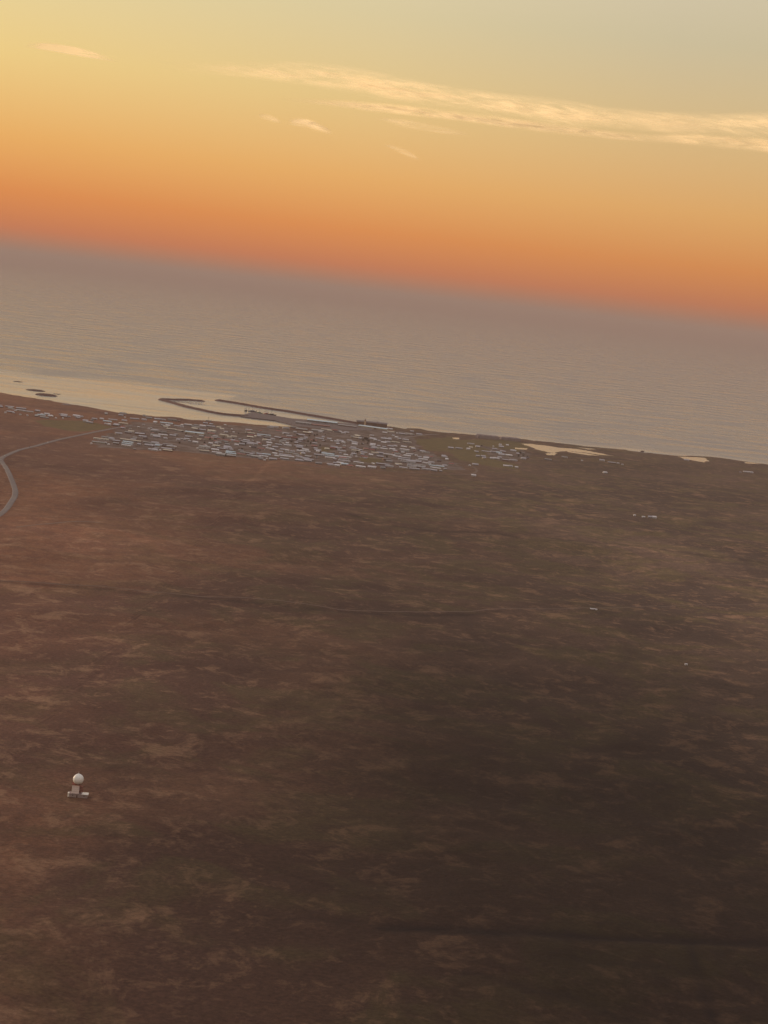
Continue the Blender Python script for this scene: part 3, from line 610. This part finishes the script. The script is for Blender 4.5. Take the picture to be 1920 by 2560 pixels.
def cell(b):
    col = next(t for lim, t in COLS if b['px'] < lim)
    if b['py'] > 1280: return 'standing alone on the heath at right'
    fr = (b['py']-(1005+0.1*(b['px'])*1.0))  # rough distance below the shore line
    shore = np.interp(b['px'], [x for x, y in COAST_PX], [y for x, y in COAST_PX]); d = b['py']-shore
    if b['px'] < 210 or b['px'] > 1350: return col
    return ('shore side ' if d < 28 else 'mid rows ' if d < 58 else 'moor side ')+col
NOUN = {'shed': ('shed', 'shed'), 'house': ('house', 'house'), 'row': ('terraced house row', 'row house'), 'hall': ('hall', 'hall')}
keyed = {}
for b in BL:
    size = 'small ' if b['L'] < 12 and b['kind'] == 'house' else 'long ' if b['L'] > 34 or (b['kind'] == 'house' and b['L'] > 17) else ''
    b['stem'] = size+RC[b['code']][0]+' roofed '+b['wall']+' '+{'shed': 'shed', 'house': 'house', 'row': 'terrace', 'hall': 'hall'}[b['kind']]
    keyed.setdefault((b['stem'], cell(b)), []).append(b)
for (stem, ce), bs in keyed.items():
    bs.sort(key=lambda b: b['px'])
    for k, b in enumerate(bs):
        b['label'] = (ORD[k+1]+' '+stem+' from left, '+ce.replace("in the ", "").replace("of the ", "of ").replace("the ", "")) if len(bs) > 1 else 'only '+stem+' '+ce
NAMES = {'shed': 'shed', 'house': 'house', 'row': 'terrace_row', 'hall': 'warehouse'}
CATS = {'shed': 'shed', 'house': 'house', 'row': 'terrace', 'hall': 'hall'}
for b in BL:
    dl, dd = DIM[b['kind']]
    sx = b['L']/dl; sy = b['D']/dd; sz = {'shed': 1.0, 'house': rb.uniform(0.85, 1.12), 'row': rb.uniform(0.9, 1.05), 'hall': rb.uniform(0.55, 0.8)}[b['kind']]
    yaw = math.radians(rb.gauss(-3, 9) if b['L'] < 30 else rb.gauss(-2, 3))
    e = building(NAMES[b['kind']], b['p'], yaw, b['kind'], b['code'], b['wall'], sx, sy, sz, detail=b['L'] > 6)
    tag(e, b['label'], CATS[b['kind']], {'shed': 'sheds of the shore town', 'house': 'houses of the shore town', 'row': 'terraces of the shore town', 'hall': 'halls of the shore town'}[b['kind']])
print('buildings', len(BL), 'dropped', dropped)
# landmarks by the harbour
def landmark(px, py, wpx, D, hs, code, wall, yaw, label, name='warehouse'):
    c = P(px, py, 3.4); L = wpx/F*(c-Vector((0, 0, H))).length
    e = building(name, c, math.radians(yaw), 'hall', code, wall, L/50, D/23, hs)
    return tag(e, label, 'warehouse')
landmark(806, 1056, 76, 42, 0.85, 'B', 'grey', -1, 'huge pale blue roofed hall standing on the quay edge')
landmark(934, 1071, 76, 30, 0.75, 'B', 'cream', -18, 'pale blue roofed warehouse with angled ends below the light tower')
landmark(929, 1062, 78, 26, 1.35, 'D', 'brown', 2, 'long dark warehouse at the root of the outer breakwater')
landmark(759, 1060, 40, 24, 0.8, 'G', 'grey', -3, 'grey roofed quay shed left of the huge pale blue hall')
landmark(868, 1066, 46, 20, 0.55, 'G', 'brown', -3, 'low grey quay building between the two pale blue roofs')
landmark(800, 1065, 50, 14, 0.55, 'R', 'brown', -3, 'low rust red quay building below the huge pale blue hall')
# ------------------------------------------------------------------ light tower, masts
M['yellowish'] = simple('cream_tower_paint', (0.55, 0.42, 0.28), 0.7)
t = empty('lighthouse', P(912, 1062.5, 3.4)); tag(t, 'cream light tower with a dark lantern rising above the dark warehouse', 'lighthouse')
link('tower_wall', MB().box(-2.6, 2.6, -2.6, 2.6, 0, 15).mesh('tower_wall', M['yellowish']), t)
link('gallery', MB().box(-3.2, 3.2, -3.2, 3.2, 15.004, 15.5).mesh('gallery', M['wallbrown']), t)
link('lantern', MB().lathe([(1.7, 15.51), (1.7, 18), (2.0, 18.1), (0.2, 19.6)], 12).mesh('lantern', M['wallbrown']), t)
def mast(px, py, h, label, z=3.0, platform_=False):
    t = empty('mast', P(px, py, z)); tag(t, label, 'mast')
    link('pole', MB().tube((0, 0, 0), (0, 0, h), 0.35).mesh('pole', M['dkmetal']), t)
    link('crossarm', MB().tube((-2, 0, h*0.8), (2, 0, h*0.8), 0.2).mesh('crossarm', M['dkmetal']), t)
    if platform_: link('base_platform', MB().box(-8, 8, -5, 5, -2, 4).mesh('base_platform', M['wallgrey']), t)
mast(727, 1069, 16, 'thin dark mast at the inner end of the lagoon')
mast(521, 1054, 15, 'thin mast on a dark blocky platform at the lagoon shore', 1.5, True)

# ------------------------------------------------------------------ boats
HULLC = {'white': (0.70, 0.68, 0.64), 'dark blue': (0.04, 0.05, 0.09), 'red': (0.28, 0.05, 0.04), 'black': (0.03, 0.03, 0.03), 'green': (0.05, 0.11, 0.07)}
for k, c in HULLC.items(): M['hull'+k] = simple('hull_'+k.replace(' ', '_'), c, 0.4)
M['deck'] = simple('boat_deck', (0.3, 0.24, 0.2), 0.8)
def boat_mesh(L, B, Hh, m):
    vs = []; fs = []; st = [(-0.5, 0.75, 0.0), (-0.3, 0.95, 0), (0.0, 1.0, 0.0), (0.25, 0.8, 0.1), (0.42, 0.4, 0.25), (0.5, 0.02, 0.4)]
    for x, w, rise in st:
        b = B/2*w; z = Hh*(1+rise); vs += [(x*L, -b, z), (x*L*0.96, -b*0.7, 0.1*Hh), (x*L*0.94, 0, -0.5*Hh), (x*L*0.96, b*0.7, 0.1*Hh), (x*L, b, z)]
    for i in range(len(st)-1):
        for k in range(4): fs.append((i*5+k, i*5+k+1, i*5+6+k, i*5+5+k))
        fs.append((i*5+4, i*5, i*5+5, i*5+9))
    fs.append((0, 1, 2, 3, 4)[::-1]); fs.append(tuple(25+k for k in range(5))); return pydata('hull', vs, fs, m)
BC = {}
def boat(px, py, L, hull, yaw, label, group, kind='small', z=0.0):
    B = L*0.3; Hh = L*0.09
    key = (round(L), hull, kind)
    if key not in BC:
        d = {'hull': boat_mesh(L, B, Hh, M['hull'+hull])}
        d['wheelhouse'] = MB().box(-L*.05, L*.18, -B*.28, B*.28, Hh*0.9, Hh*0.9+L*0.16).mesh('wheelhouse', M['white'])
        d['windscreen'] = MB().box(L*.182, L*.19, -B*.24, B*.24, Hh*0.9+L*0.09, Hh*0.9+L*0.14).mesh('windscreen', M['glass'])
        d['mast'] = MB().tube((0, 0, Hh*0.9+L*0.16), (0, 0, L*0.6), L*0.012+0.05, 5).tube((0, -B*.3, L*.45), (0, B*.3, L*.45), 0.08, 4).mesh('mast', M['dkmetal'])
        if kind == 'trawler':
            d['gantry'] = MB().tube((-L*.42, -B*.35, Hh), (-L*.42, -B*.3, L*.38), .3).tube((-L*.42, B*.35, Hh), (-L*.42, B*.3, L*.38), .3).tube((-L*.42, -B*.32, L*.38), (-L*.42, B*.32, L*.38), .35).mesh('gantry', M['dkmetal'])
            d['upper_deck'] = MB().box(-L*.22, L*.22, -B*.42, B*.42, Hh*0.92, Hh*0.9+L*0.07).mesh('upper_deck', M['hull'+hull])
        BC[key] = d
    e = empty('fishing_trawler' if kind == 'trawler' else 'boat', P(px, py, z), math.radians(yaw))
    for n_, me in BC[key].items(): link(n_, me, e)
    return tag(e, label, 'boat', group)
boat(615, 1028, 26, 'black', 82, 'black trawler bow on at the tip of the quay', 'trawlers at the quay', 'trawler')
boat(631, 1029.5, 30, 'dark blue', -8, 'dark blue trawler alongside the quay tip', 'trawlers at the quay', 'trawler')
boat(648, 1033, 24, 'green', -5, 'green trawler between the dark blue and the red one', 'trawlers at the quay', 'trawler')
boat(666, 1036, 28, 'red', 60, 'red trawler with its mast up at mid quay', 'trawlers at the quay', 'trawler')
boat(679, 1038, 32, 'black', -4, 'longest black trawler nearest the town along the quay', 'trawlers at the quay', 'trawler')
boat(675, 1004.5, 9, 'white', 20, 'white boat alone on the open sea beyond the breakwater', 'boats out at sea')
boat(792, 1024, 6, 'white', -30, 'tiny white boat far out right of the harbour mouth', 'boats out at sea')
rb = random.Random(9)
PONT = [((434,1003),(466,1006)), ((462,1005.5),(505,1008)), ((470,1008.5),(516,1012))]
ORDP = ['outermost', 'middle', 'innermost']
M['wood'] = simple('weathered_planks', (0.22, 0.15, 0.12), 0.85)
for i, (a, b) in enumerate(PONT):
    A_ = P(a[0], a[1], 0.6); B_ = P(b[0], b[1], 0.6); d = B_-A_; L = d.length; yaw = math.atan2(d.y, d.x)
    e = empty('pontoon', (A_+B_)/2, yaw); e.location.z = 0
    tag(e, ORDP[i]+' floating pontoon with small boats in the marina', 'pontoon', 'marina pontoons')
    link('deck', MB().box(-L/2, L/2, -1.3, 1.3, 0.2, 0.7).mesh('deck', M['wood']), e)
    n_ = 9
    for k in range(n_):
        s_ = -L/2+L*(k+0.5)/n_; side = 1 if k % 2 else -1
        link('pile', MB().tube((s_+1.6, side*1.7, -1.5), (s_+1.6, side*1.7, 2.2), 0.2).mesh('pile', M['dkmetal']), e)
        q = (A_+B_)/2 + Vector((math.cos(yaw)*s_-math.sin(yaw)*side*6.0, math.sin(yaw)*s_+math.cos(yaw)*side*6.0, 0))
        hull = rb.choice(['white', 'white', 'white', 'dark blue', 'red']); Lb = rb.choice([8, 9, 10])
        o = boat(0, 0, Lb, hull, math.degrees(yaw)+90*side+rb.uniform(-6, 6), '%s boat from the left at the %s marina pontoon, %s hull' % (ORD[k+1], ORDP[i], hull), 'small boats in the marina')
        o.location = (q.x, q.y, 0)
# ------------------------------------------------------------------ cars
def car_meshes(col):
    m = simple('car_paint_'+col[0], col[1], 0.35, spec=0.6)
    body = MB().prism([(-0.88, 0.28), (0.88, 0.28), (0.9, 0.85), (0.82, 0.98), (-0.82, 0.98), (-0.9, 0.85)], 4.3).mesh('body', m)
    cab = MB(); b = [(-1.5, 0.98), (-1.1, 1.48), (0.5, 1.48), (1.15, 0.98)]
    cab.v = [(x, -0.78 if z < 1 else -0.66, z) for x, z in b]+[(x, 0.78 if z < 1 else 0.66, z) for x, z in b]
    cab.f = [(0, 3, 2, 1), (4, 5, 6, 7), (0, 1, 5, 4), (1, 2, 6, 5), (2, 3, 7, 6), (3, 0, 4, 7)]
    w = MB().tube((0, -0.12, 0), (0, 0.12, 0), 0.33, 12).mesh('wheel', M['tyre'])
    return body, cab.mesh('cabin', M['glass']), w
M['tyre'] = simple('tyre_rubber', (0.02, 0.02, 0.02), 0.9)
CARS = [(11, 1140, 'white', (0.75, 0.73, 0.7), 'white car nearest the sharp bend of the road'), (1, 1150, 'silver', (0.5, 0.5, 0.5), 'silver car on the sharp bend at the left edge'),
        (80, 1118.5, 'grey', (0.4, 0.38, 0.37), 'grey car on the straight road after the bend'), (112, 1110.5, 'cream', (0.6, 0.55, 0.45), 'cream car behind the brightest car on the road'), (125, 1107, 'bright_white', (0.85, 0.83, 0.8), 'brightest white van like car nearest the town on the road')]
def on_road(px, py):
    p = G(px, py); best = None; pts = smooth_pts([G(a, b).to_2d() for a, b in MAIN_ROAD], 10)
    i = min(range(len(pts)-1), key=lambda k: (pts[k]-p.to_2d()).length); d = pts[i+1]-pts[i]; return pts[i], math.atan2(d.y, d.x)
for px, py, cn, cc, lab in CARS:
    q, yaw = on_road(px, py); z = max(hz(q.x+dx, q.y+dy) for dx in (-4, 0, 4) for dy in (-4, 0, 4))+0.62
    e = empty('car', (q.x, q.y, z), yaw); e.scale = (1.15, 1.15, 1.15); tag(e, lab, 'car', 'cars on the road into town')
    bd, cb, wh = car_meshes((cn, cc)); link('body', bd, e); link('cabin', cb, e)
    for wx in (-1.3, 1.3):
        for wy in (-0.85, 0.85): o = link('wheel', wh, e); o.location = (wx, wy, 0.33)

# ------------------------------------------------------------------ trees and shrubs between the houses
M['leaf'] = simple('dark_foliage', (0.045, 0.035, 0.022), 0.9, vary=0.4, scale=1.0); M['bark'] = simple('bark', (0.07, 0.05, 0.04), 0.9)
def crown_mesh(seed, w, h):
    r = random.Random(seed); vs = []; fs = []
    for k in range(150):
        a = r.uniform(0, 2*math.pi); u = r.uniform(-1, 1); rad = r.random()**0.4; s_ = math.sqrt(1-u*u)
        lump = 0.75+0.35*math.sin(a*3+seed)*math.cos(u*4+seed)
        c = Vector((w*rad*s_*math.cos(a)*lump, w*rad*s_*math.sin(a)*lump, h*0.55+h*0.42*u*rad*lump))
        d = Vector((r.gauss(0, 1), r.gauss(0, 1), r.gauss(0, 1))).normalized(); e_ = d.orthogonal().normalized(); g = d.cross(e_); q = r.uniform(0.35, 0.7)*w*0.4
        b = len(vs); vs += [c-e_*q-g*q*.5, c+e_*q-g*q*.5, c+g*q]; fs.append((b, b+1, b+2))
    return pydata('crown', vs, fs, M['leaf'])
crowns = [crown_mesh(k, 2.6, 5.0) for k in range(4)]
trunk = MB().lathe([(0.25, -0.3), (0.18, 1.5), (0.08, 3.6)], 7).mesh('trunk', M['bark'])
TREES = [(913, 1100, 2.0), (917, 1102, 2.3), (908, 1104, 1.7), (921, 1106, 1.8), (905, 1112, 1.3), (925, 1112, 1.4), (1268, 1139, 1.5), (1300, 1136, 1.8), (1308, 1141, 1.6), (1318, 1145, 1.3), (1296, 1143, 1.4), (1204, 1116, 1.2),
         (890, 1128, 1.3), (893, 1134, 1.5), (770, 1107, 1.6), (776, 1111, 1.4), (784, 1104, 1.5), (742, 1102, 1.4), (728, 1106, 1.4), (800, 1116, 1.3)]
while len(TREES) < 62:
    x = rb.uniform(430, 1060); TREES.append((x, float(np.interp(x, [430, 1060], [1056, 1090]))+rb.uniform(12, 55+(x-430)*0.04), rb.uniform(0.8, 1.4)))
TL = []
for i, (px, py, s_) in enumerate(TREES):
    p = G(px, py)
    for _ in range(12):
        if any(abs(p.x-qx) < qL/2+2.5 and abs(p.y-qy) < qD/2+2.5 for qx, qy, qL, qD in placed): p = p+Vector((rb.uniform(-8, 8), rb.uniform(-10, 10), 0))
        else: break
    p.z = hz(p.x, p.y)
    e = empty('tree', p, rb.uniform(0, 6.28)); e.scale = (s_, s_, s_*rb.uniform(0.9, 1.2)); link('trunk', trunk, e); link('crown', crowns[i % 4], e)
    TL.append((px, py, e, i))
    if i < 6: tag(e, 'tall dark tree in the clump inland of the light tower', 'tree', 'tall dark trees inland of the light tower')
    elif i < 12: tag(e, 'dark round tree beside the right hand hamlet houses', 'tree', 'trees of the right hand hamlet')
    else: tag(e, 'low dark garden tree among the close packed town houses', 'tree', 'garden trees of the town')

cells = {}
for px, py, e, i in TL:
    ce = 'tall dark tree, clump inland of the light tower' if i < 6 else 'dark round tree, beside the right hand hamlet houses' if i < 12 else 'low dark garden tree, '+cell(dict(px=px, py=py)).replace('in the ', '')
    cells.setdefault(ce, []).append((px, e))
for ce, q in cells.items():
    q.sort(key=lambda t: t[0])
    for k, (px, e) in enumerate(q): e['label'] = (ORD[k+1]+' ' if len(q) > 1 else 'only ')+ce.replace(', ', ' from left, ' if len(q) > 1 else ', ')
# ------------------------------------------------------------------ radome station on the heath
M['radome'] = simple('radome_white', (0.74, 0.74, 0.70), 0.45, vary=0.05, scale=0.3)
M['seam'] = simple('radome_seam', (0.50, 0.50, 0.48), 0.6)
M['tower'] = simple('tower_cladding', (0.70, 0.60, 0.56), 0.7, vary=0.12, scale=0.5)
M['redsteel'] = simple('red_oxide_steel', (0.20, 0.055, 0.04), 0.7)
M['flatroof'] = simple('station_roof', (0.70, 0.67, 0.60), 0.5, vary=0.08)
M['basewall'] = simple('station_wall', (0.30, 0.235, 0.225), 0.85, vary=0.15, scale=0.5)
def radome():
    base = G(188, 1992); k = (base-Vector((0, 0, H))).length/F     # metres per photograph pixel here
    e = empty('radar_station', base, math.radians(6)); e.location.z -= 0.2
    tag(e, 'white radome on a square tower beside a low building alone on the heath', 'radar station')
    def X(px): return (px-188)*k
    z_ = k/math.cos(math.radians(18))
    # low building
    w0, w1, dp = X(173.5), X(217), 3.4; hb = 9.6*z_*0.85
    link('base_wall', MB().box(w0, w1, -dp*0.35, dp, -2, hb).mesh('base_wall', M['basewall']), e)
    link('base_roof', MB().box(w0-0.25, X(203)-0.02, -dp*0.35-0.25, dp+0.25, hb+0.004, hb+0.28).mesh('base_roof', M['basewall']), e)
    annex = link('annex_roof', MB().prism([(-dp*0.35-0.4, hb+0.3), (dp*0.35, hb+0.7), (dp+0.4, hb+0.3), (dp+0.4, hb+0.01), (-dp*0.35-0.4, hb+0.01)], X(219)-X(203)).mesh('annex_roof', M['flatroof']), e)
    annex.location.x = (X(219)+X(203))/2; annex['label'] = 'bright white roof of the right hand end'
    link('end_wall', MB().box(w0-1.3, w0-0.02, -dp*0.3, dp*0.6, -2, hb*1.15).mesh('end_wall', M['flatroof']), e)
    for i, px in enumerate((182, 209)): link('window', MB().box(X(px)-0.4, X(px)+0.4, -dp*0.35-0.06, -dp*0.35-0.004, hb*0.5, hb*0.74).mesh('window', M['glass']), e)
    link('door', MB().box(X(192)-0.5, X(192)+0.5, -dp*0.35-0.07, -dp*0.35-0.004, 0.0, 2.1).mesh('door', M['door']), e)
    # tower
    cx = X(187.5); hw = 8.0*k; tz0 = hb+0.3; tz1 = 29.0*z_; ty = 1.8
    tw = link('tower', MB().box(cx-hw, cx+hw, ty-hw*0.9, ty+hw*0.9, tz0, tz1).mesh('tower', M['tower']), e)
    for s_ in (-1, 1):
        link('corner_post', MB().box(cx+s_*(hw+0.08)-0.14, cx+s_*(hw+0.08)+0.14, ty-hw*0.9-0.16, ty-hw*0.9+0.12, tz0, tz1-0.02).mesh('corner_post', M['flatroof'] if s_ < 0 else M['tower']), e)  # left post paler: the lit left face put into its colour
    for j in range(3):
        z = tz0+(tz1-tz0)*(j+1)/4; link('cladding_joint', MB().box(cx-hw-0.02, cx+hw+0.02, ty-hw*0.9-0.03, ty-hw*0.9-0.003, z, z+0.08).mesh('cladding_joint', M['wallgrey']), e)
    link('top_deck', MB().box(cx-hw*1.15, cx+hw*1.25, ty-hw*1.1, ty+hw*1.1, tz1+0.004, tz1+0.35).mesh('top_deck', M['redsteel']), e)
    rl = MB()
    for a in np.linspace(-1, 1, 7):
        for (ux, uy) in ((a, -1), (a, 1), (-1, a), (1, a)): rl.tube((cx+hw*1.15*ux, ty+hw*1.05*uy, tz1+0.35), (cx+hw*1.15*ux, ty+hw*1.05*uy, tz1+1.35), 0.04, 4)
    for zz in (0.85, 1.35):
        q = [(cx-hw*1.15, ty-hw*1.05), (cx+hw*1.15, ty-hw*1.05), (cx+hw*1.15, ty+hw*1.05), (cx-hw*1.15, ty+hw*1.05)]
        for i in range(4): rl.tube(q[i]+(tz1+zz,), q[(i+1) % 4]+(tz1+zz,), 0.04, 4)
    link('railing', rl.mesh('railing', M['redsteel']), e)
    # red stair frame on the right of the tower
    sx = cx+hw+0.2; fr = MB()
    for x_ in (sx, sx+2.6):
        for y_ in (ty-1.2, ty+1.4): fr.tube((x_, y_, hb), (x_, y_, tz1 if x_ == sx else tz1*0.85), 0.12, 4)
    for j in range(5):
        z = hb+(tz1*0.85-hb)*j/4; fr.box(sx, sx+2.6, ty-1.2, ty+1.4, z, z+0.12)
    link('stair_frame', fr.mesh('stair_frame', M['redsteel']), e)
    for j in range(4):
        z0 = hb+(tz1*0.85-hb)*j/4; z1 = hb+(tz1*0.85-hb)*(j+1)/4; a, b = (sx+0.3, sx+2.3) if j % 2 else (sx+2.3, sx+0.3)
        fl = MB(); fl.v = [(a, ty-1.3, z0), (b, ty-1.3, z1), (b, ty-0.4, z1), (a, ty-0.4, z0), (a, ty-1.3, z0+.2), (b, ty-1.3, z1+.2), (b, ty-0.4, z1+.2), (a, ty-0.4, z0+.2)]
        fl.f = [(0, 1, 2, 3), (4, 7, 6, 5), (0, 4, 5, 1), (3, 2, 6, 7), (0, 3, 7, 4), (1, 5, 6, 2)]
        link('stair_flight', fl.mesh('stair_flight', M['redsteel']), e)
    # radome sphere of panels: geodesic, flat facets with seams
    R = 12.8*k; cz = tz1+0.35+R*0.93; rx = X(191.5)
    bmq = bmesh.new(); bmesh.ops.create_icosphere(bmq, subdivisions=3, radius=R)
    cut = -R*0.93
    for v in bmq.verts: v.co.z = max(v.co.z, cut)
    for v in bmq.verts:
        r_ = math.hypot(v.co.x, v.co.y)
        if v.co.z > R*0.55: v.co.z += max(0.0, 1-r_/(R*0.45))**1.5*R*0.14      # gently peaked cap
    me = bpy.data.meshes.new('radome'); bmq.to_mesh(me); me.materials.append(M['radome']); rd = link('radome', me, e); rd.location = (rx, ty, cz)
    seams = MB(); vn = 0
    bm2 = bmesh.new(); bmesh.ops.create_icosphere(bm2, subdivisions=2, radius=R*1.003)
    for ed in bm2.edges:
        a, b = [v.co.copy() for v in ed.verts]
        if min(a.z, b.z) < cut: continue
        for q in (a, b):
            if q.z > R*0.55: q.z += max(0.0, 1-math.hypot(q.x, q.y)/(R*0.45))**1.5*R*0.14
        seams.tube(a, b, 0.045, 3)
    sm = link('seam_ribs', seams.mesh('seam_ribs', M['seam']), rd)
    bmq.free(); bm2.free()
    link('base_ring', MB().lathe([(R*0.42, -R*0.99), (R*0.42, -R*0.90)], 24).mesh('base_ring', M['wallgrey']), rd)
    link('lightning_rod', MB().tube((0, 0, R*1.12), (0, 0, R*1.12+1.6), 0.12, 5).mesh('lightning_rod', M['seam']), rd)
    # gravel apron
    return e, k
RS, KPX = radome()
# lone huts on the heath
def hut(px, py, L, D, code, wall, label, hs=1.0, yaw=-4, kind='shed'):
    p = G(px, py); dl, dd = DIM[kind]; e = building('hut', p, math.radians(yaw), kind, code, wall, L/dl, D/dd, hs); tag(e, label, 'hut')
hut(1484, 1524, 11, 3.2, 'W', 'white', 'long low white hut beside the gravel track on the heath', 0.55, -8)
hut(1715, 1663, 3.6, 2.6, 'W', 'white', 'single small white hut on the dark heath at right', 0.7)

# ------------------------------------------------------------------ cirrus, high above the haze
def cloud_mat(nt, n, l, o):
    g = n.new('ShaderNodeNewGeometry')
    at = n.new('ShaderNodeAttribute'); at.attribute_name = 'veil'
    def noise(sx, sy, sz, sc, det, dist, rot=0.0):
        mp = n.new('ShaderNodeMapping'); mp.inputs['Scale'].default_value = (sx, sy, sz); mp.inputs['Rotation'].default_value = (0, rot, 0); l.new(g.outputs['Position'], mp.inputs[0])
        t = n.new('ShaderNodeTexNoise'); t.inputs['Scale'].default_value = sc; t.inputs['Detail'].default_value = det; t.inputs['Roughness'].default_value = 0.58; t.inputs['Distortion'].default_value = dist; l.new(mp.outputs[0], t.inputs['Vector']); return t.outputs[0]
    def rng(v, a, b, c=0.0, d=1.0):
        r = n.new('ShaderNodeMapRange'); l.new(v, r.inputs[0]); r.interpolation_type = 'SMOOTHSTEP'
        for k, w in enumerate((a, b, c, d)): r.inputs[k+1].default_value = w
        return r.outputs[0]
    def mul(a, b):
        m = n.new('ShaderNodeMath'); m.operation = 'MULTIPLY'; m.use_clamp = True; l.new(a, m.inputs[0])
        if isinstance(b, float): m.inputs[1].default_value = b
        else: l.new(b, m.inputs[1])
        return m.outputs[0]
    big = rng(noise(0.14, 0.2, 1.0, 0.0030, 3, 0.6, -0.04), 0.22, 0.60)
    fine = rng(noise(0.10, 0.2, 1.0, 0.0080, 3, 0.6, 0.10), 0.28, 0.72, 0.12, 1.0)
    al = mul(mul(mul(big, fine), at.outputs['Fac']), CLOUD_A)
    tr = n.new('ShaderNodeBsdfTransparent'); tl = n.new('ShaderNodeBsdfTranslucent'); tl.inputs[0].default_value = (0.98, 0.86, 0.58, 1)
    df = n.new('ShaderNodeBsdfDiffuse'); df.inputs[0].default_value = (0.98, 0.86, 0.58, 1)
    md = n.new('ShaderNodeMixShader'); md.inputs[0].default_value = 0.08; l.new(tl.outputs[0], md.inputs[1]); l.new(df.outputs[0], md.inputs[2])
    mx = n.new('ShaderNodeMixShader'); l.new(al, mx.inputs[0]); l.new(tr.outputs[0], mx.inputs[1]); l.new(md.outputs[0], mx.inputs[2]); l.new(mx.outputs[0], o.inputs[0])
CLOUD_A = 0.72
M['cloud'] = mat('cirrus_ice', cloud_mat)
def far(px, py, D):
    d = ray(px, py); t = D/d.y; return Vector((d.x*t, D, H+d.z*t))
def cirrus(path, half, dist, strength, label, layers=2, seed=0):
    """path: (px, py, width scale); hanging curtains of falling ice, several one behind the other, swept by the wind"""
    r = random.Random(seed); vs = []; fs = []; att = []
    P3 = [Vector((a, b, c)) for a, b, c in path]; pts = smooth_pts(P3, 14); nc = 12
    for Lr in range(layers):
        D = dist+Lr*450; off = r.uniform(-0.25, 0.25)*half; b0 = len(vs); ph = r.uniform(0, 6)
        for i, p in enumerate(pts):
            f = i/(len(pts)-1); fade = min(1, f/0.25, (1-f)/0.25); fade = fade*fade*(3-2*fade)
            for k in range(nc+1):
                s_ = k/nc*2-1; q = far(p.x, p.y+off, dist); q.z += s_*half*p.z/F*dist; q.y = D + 0.4*(q.x) + (160 if len(path) > 4 else 25)*math.sin(f*9+ph)+90*s_
                q2 = Vector((q.x*q.y/dist, q.y, H+(q.z-H)*q.y/dist))   # swung round the observer's bearing, same height angle
                vs.append(q2); att.append(strength*fade*max(0.0, 1-s_*s_)**1.5)
        for i in range(len(pts)-1):
            for k in range(nc): a = b0+i*(nc+1)+k; fs.append((a, a+nc+1, a+nc+2, a+1))
    c = sum((Vector(v) for v in vs), Vector())/len(vs)
    me = pydata('cirrus_cloud', [Vector(v)-c for v in vs], fs, M['cloud'], True)
    at = me.attributes.new('veil', 'FLOAT', 'POINT'); at.data.foreach_set('value', att)
    o = link('cirrus_cloud', me); o.location = c; return tag(o, label, 'cloud')
cirrus([(60,115,0.5),(130,120,0.9),(200,133,1),(300,155,0.4)], 11, 52000, 4.0, 'short bright cirrus streak alone at upper left', layers=1, seed=1)
cirrus([(380,160,0.25),(520,170,0.45),(640,176,0.7),(760,184,1),(880,200,1.1),(980,222,1.2),(1100,240,1),(1250,262,1),(1400,282,1.2),(1520,295,0.9),(1700,312,0.8),(1860,330,0.5)], 25, 52000, 1.15, 'long broad cirrus band slanting across the middle of the sky', seed=2)
cirrus([(690,248,0.3),(860,262,0.8),(1000,275,1),(1150,292,1),(1300,312,1),(1440,330,0.9),(1600,345,0.8),(1760,360,0.5)], 13, 50000, 1.6, 'narrow cirrus streak just under the broad band', seed=3)
cirrus([(1480,282,0.4),(1680,308,1),(1800,312,0.9),(1960,318,1.2),(2100,330,0.8)], 30, 53000, 0.8, 'ragged pale cirrus at the right edge, upper strand', seed=4)
cirrus([(1600,335,0.3),(1740,348,0.9),(1860,356,1.1),(2000,372,1.0),(2140,385,0.6)], 17, 51000, 1.3, 'bright cirrus strand lowest at the right edge', seed=5)
cirrus([(645,288,0.4),(670,294,1),(706,306,0.5)], 9, 49000, 1.2, 'tiny cirrus wisp left of the small hooked one', seed=6)
cirrus([(715,304,0.6),(760,308,1),(800,320,0.9),(835,334,0.4)], 12, 49000, 1.6, 'small hooked cirrus wisp below the long bands', seed=7)
cirrus([(940,298,0.3),(1010,310,1),(1090,325,0.9),(1180,338,0.4)], 11, 50000, 1.0, 'thin faint cirrus thread under the narrow streak', seed=8)
cirrus([(960,362,0.4),(1010,380,1),(1050,400,0.5)], 9, 48000, 0.6, 'faintest cirrus wisp, lowest in the middle of the sky', seed=9)
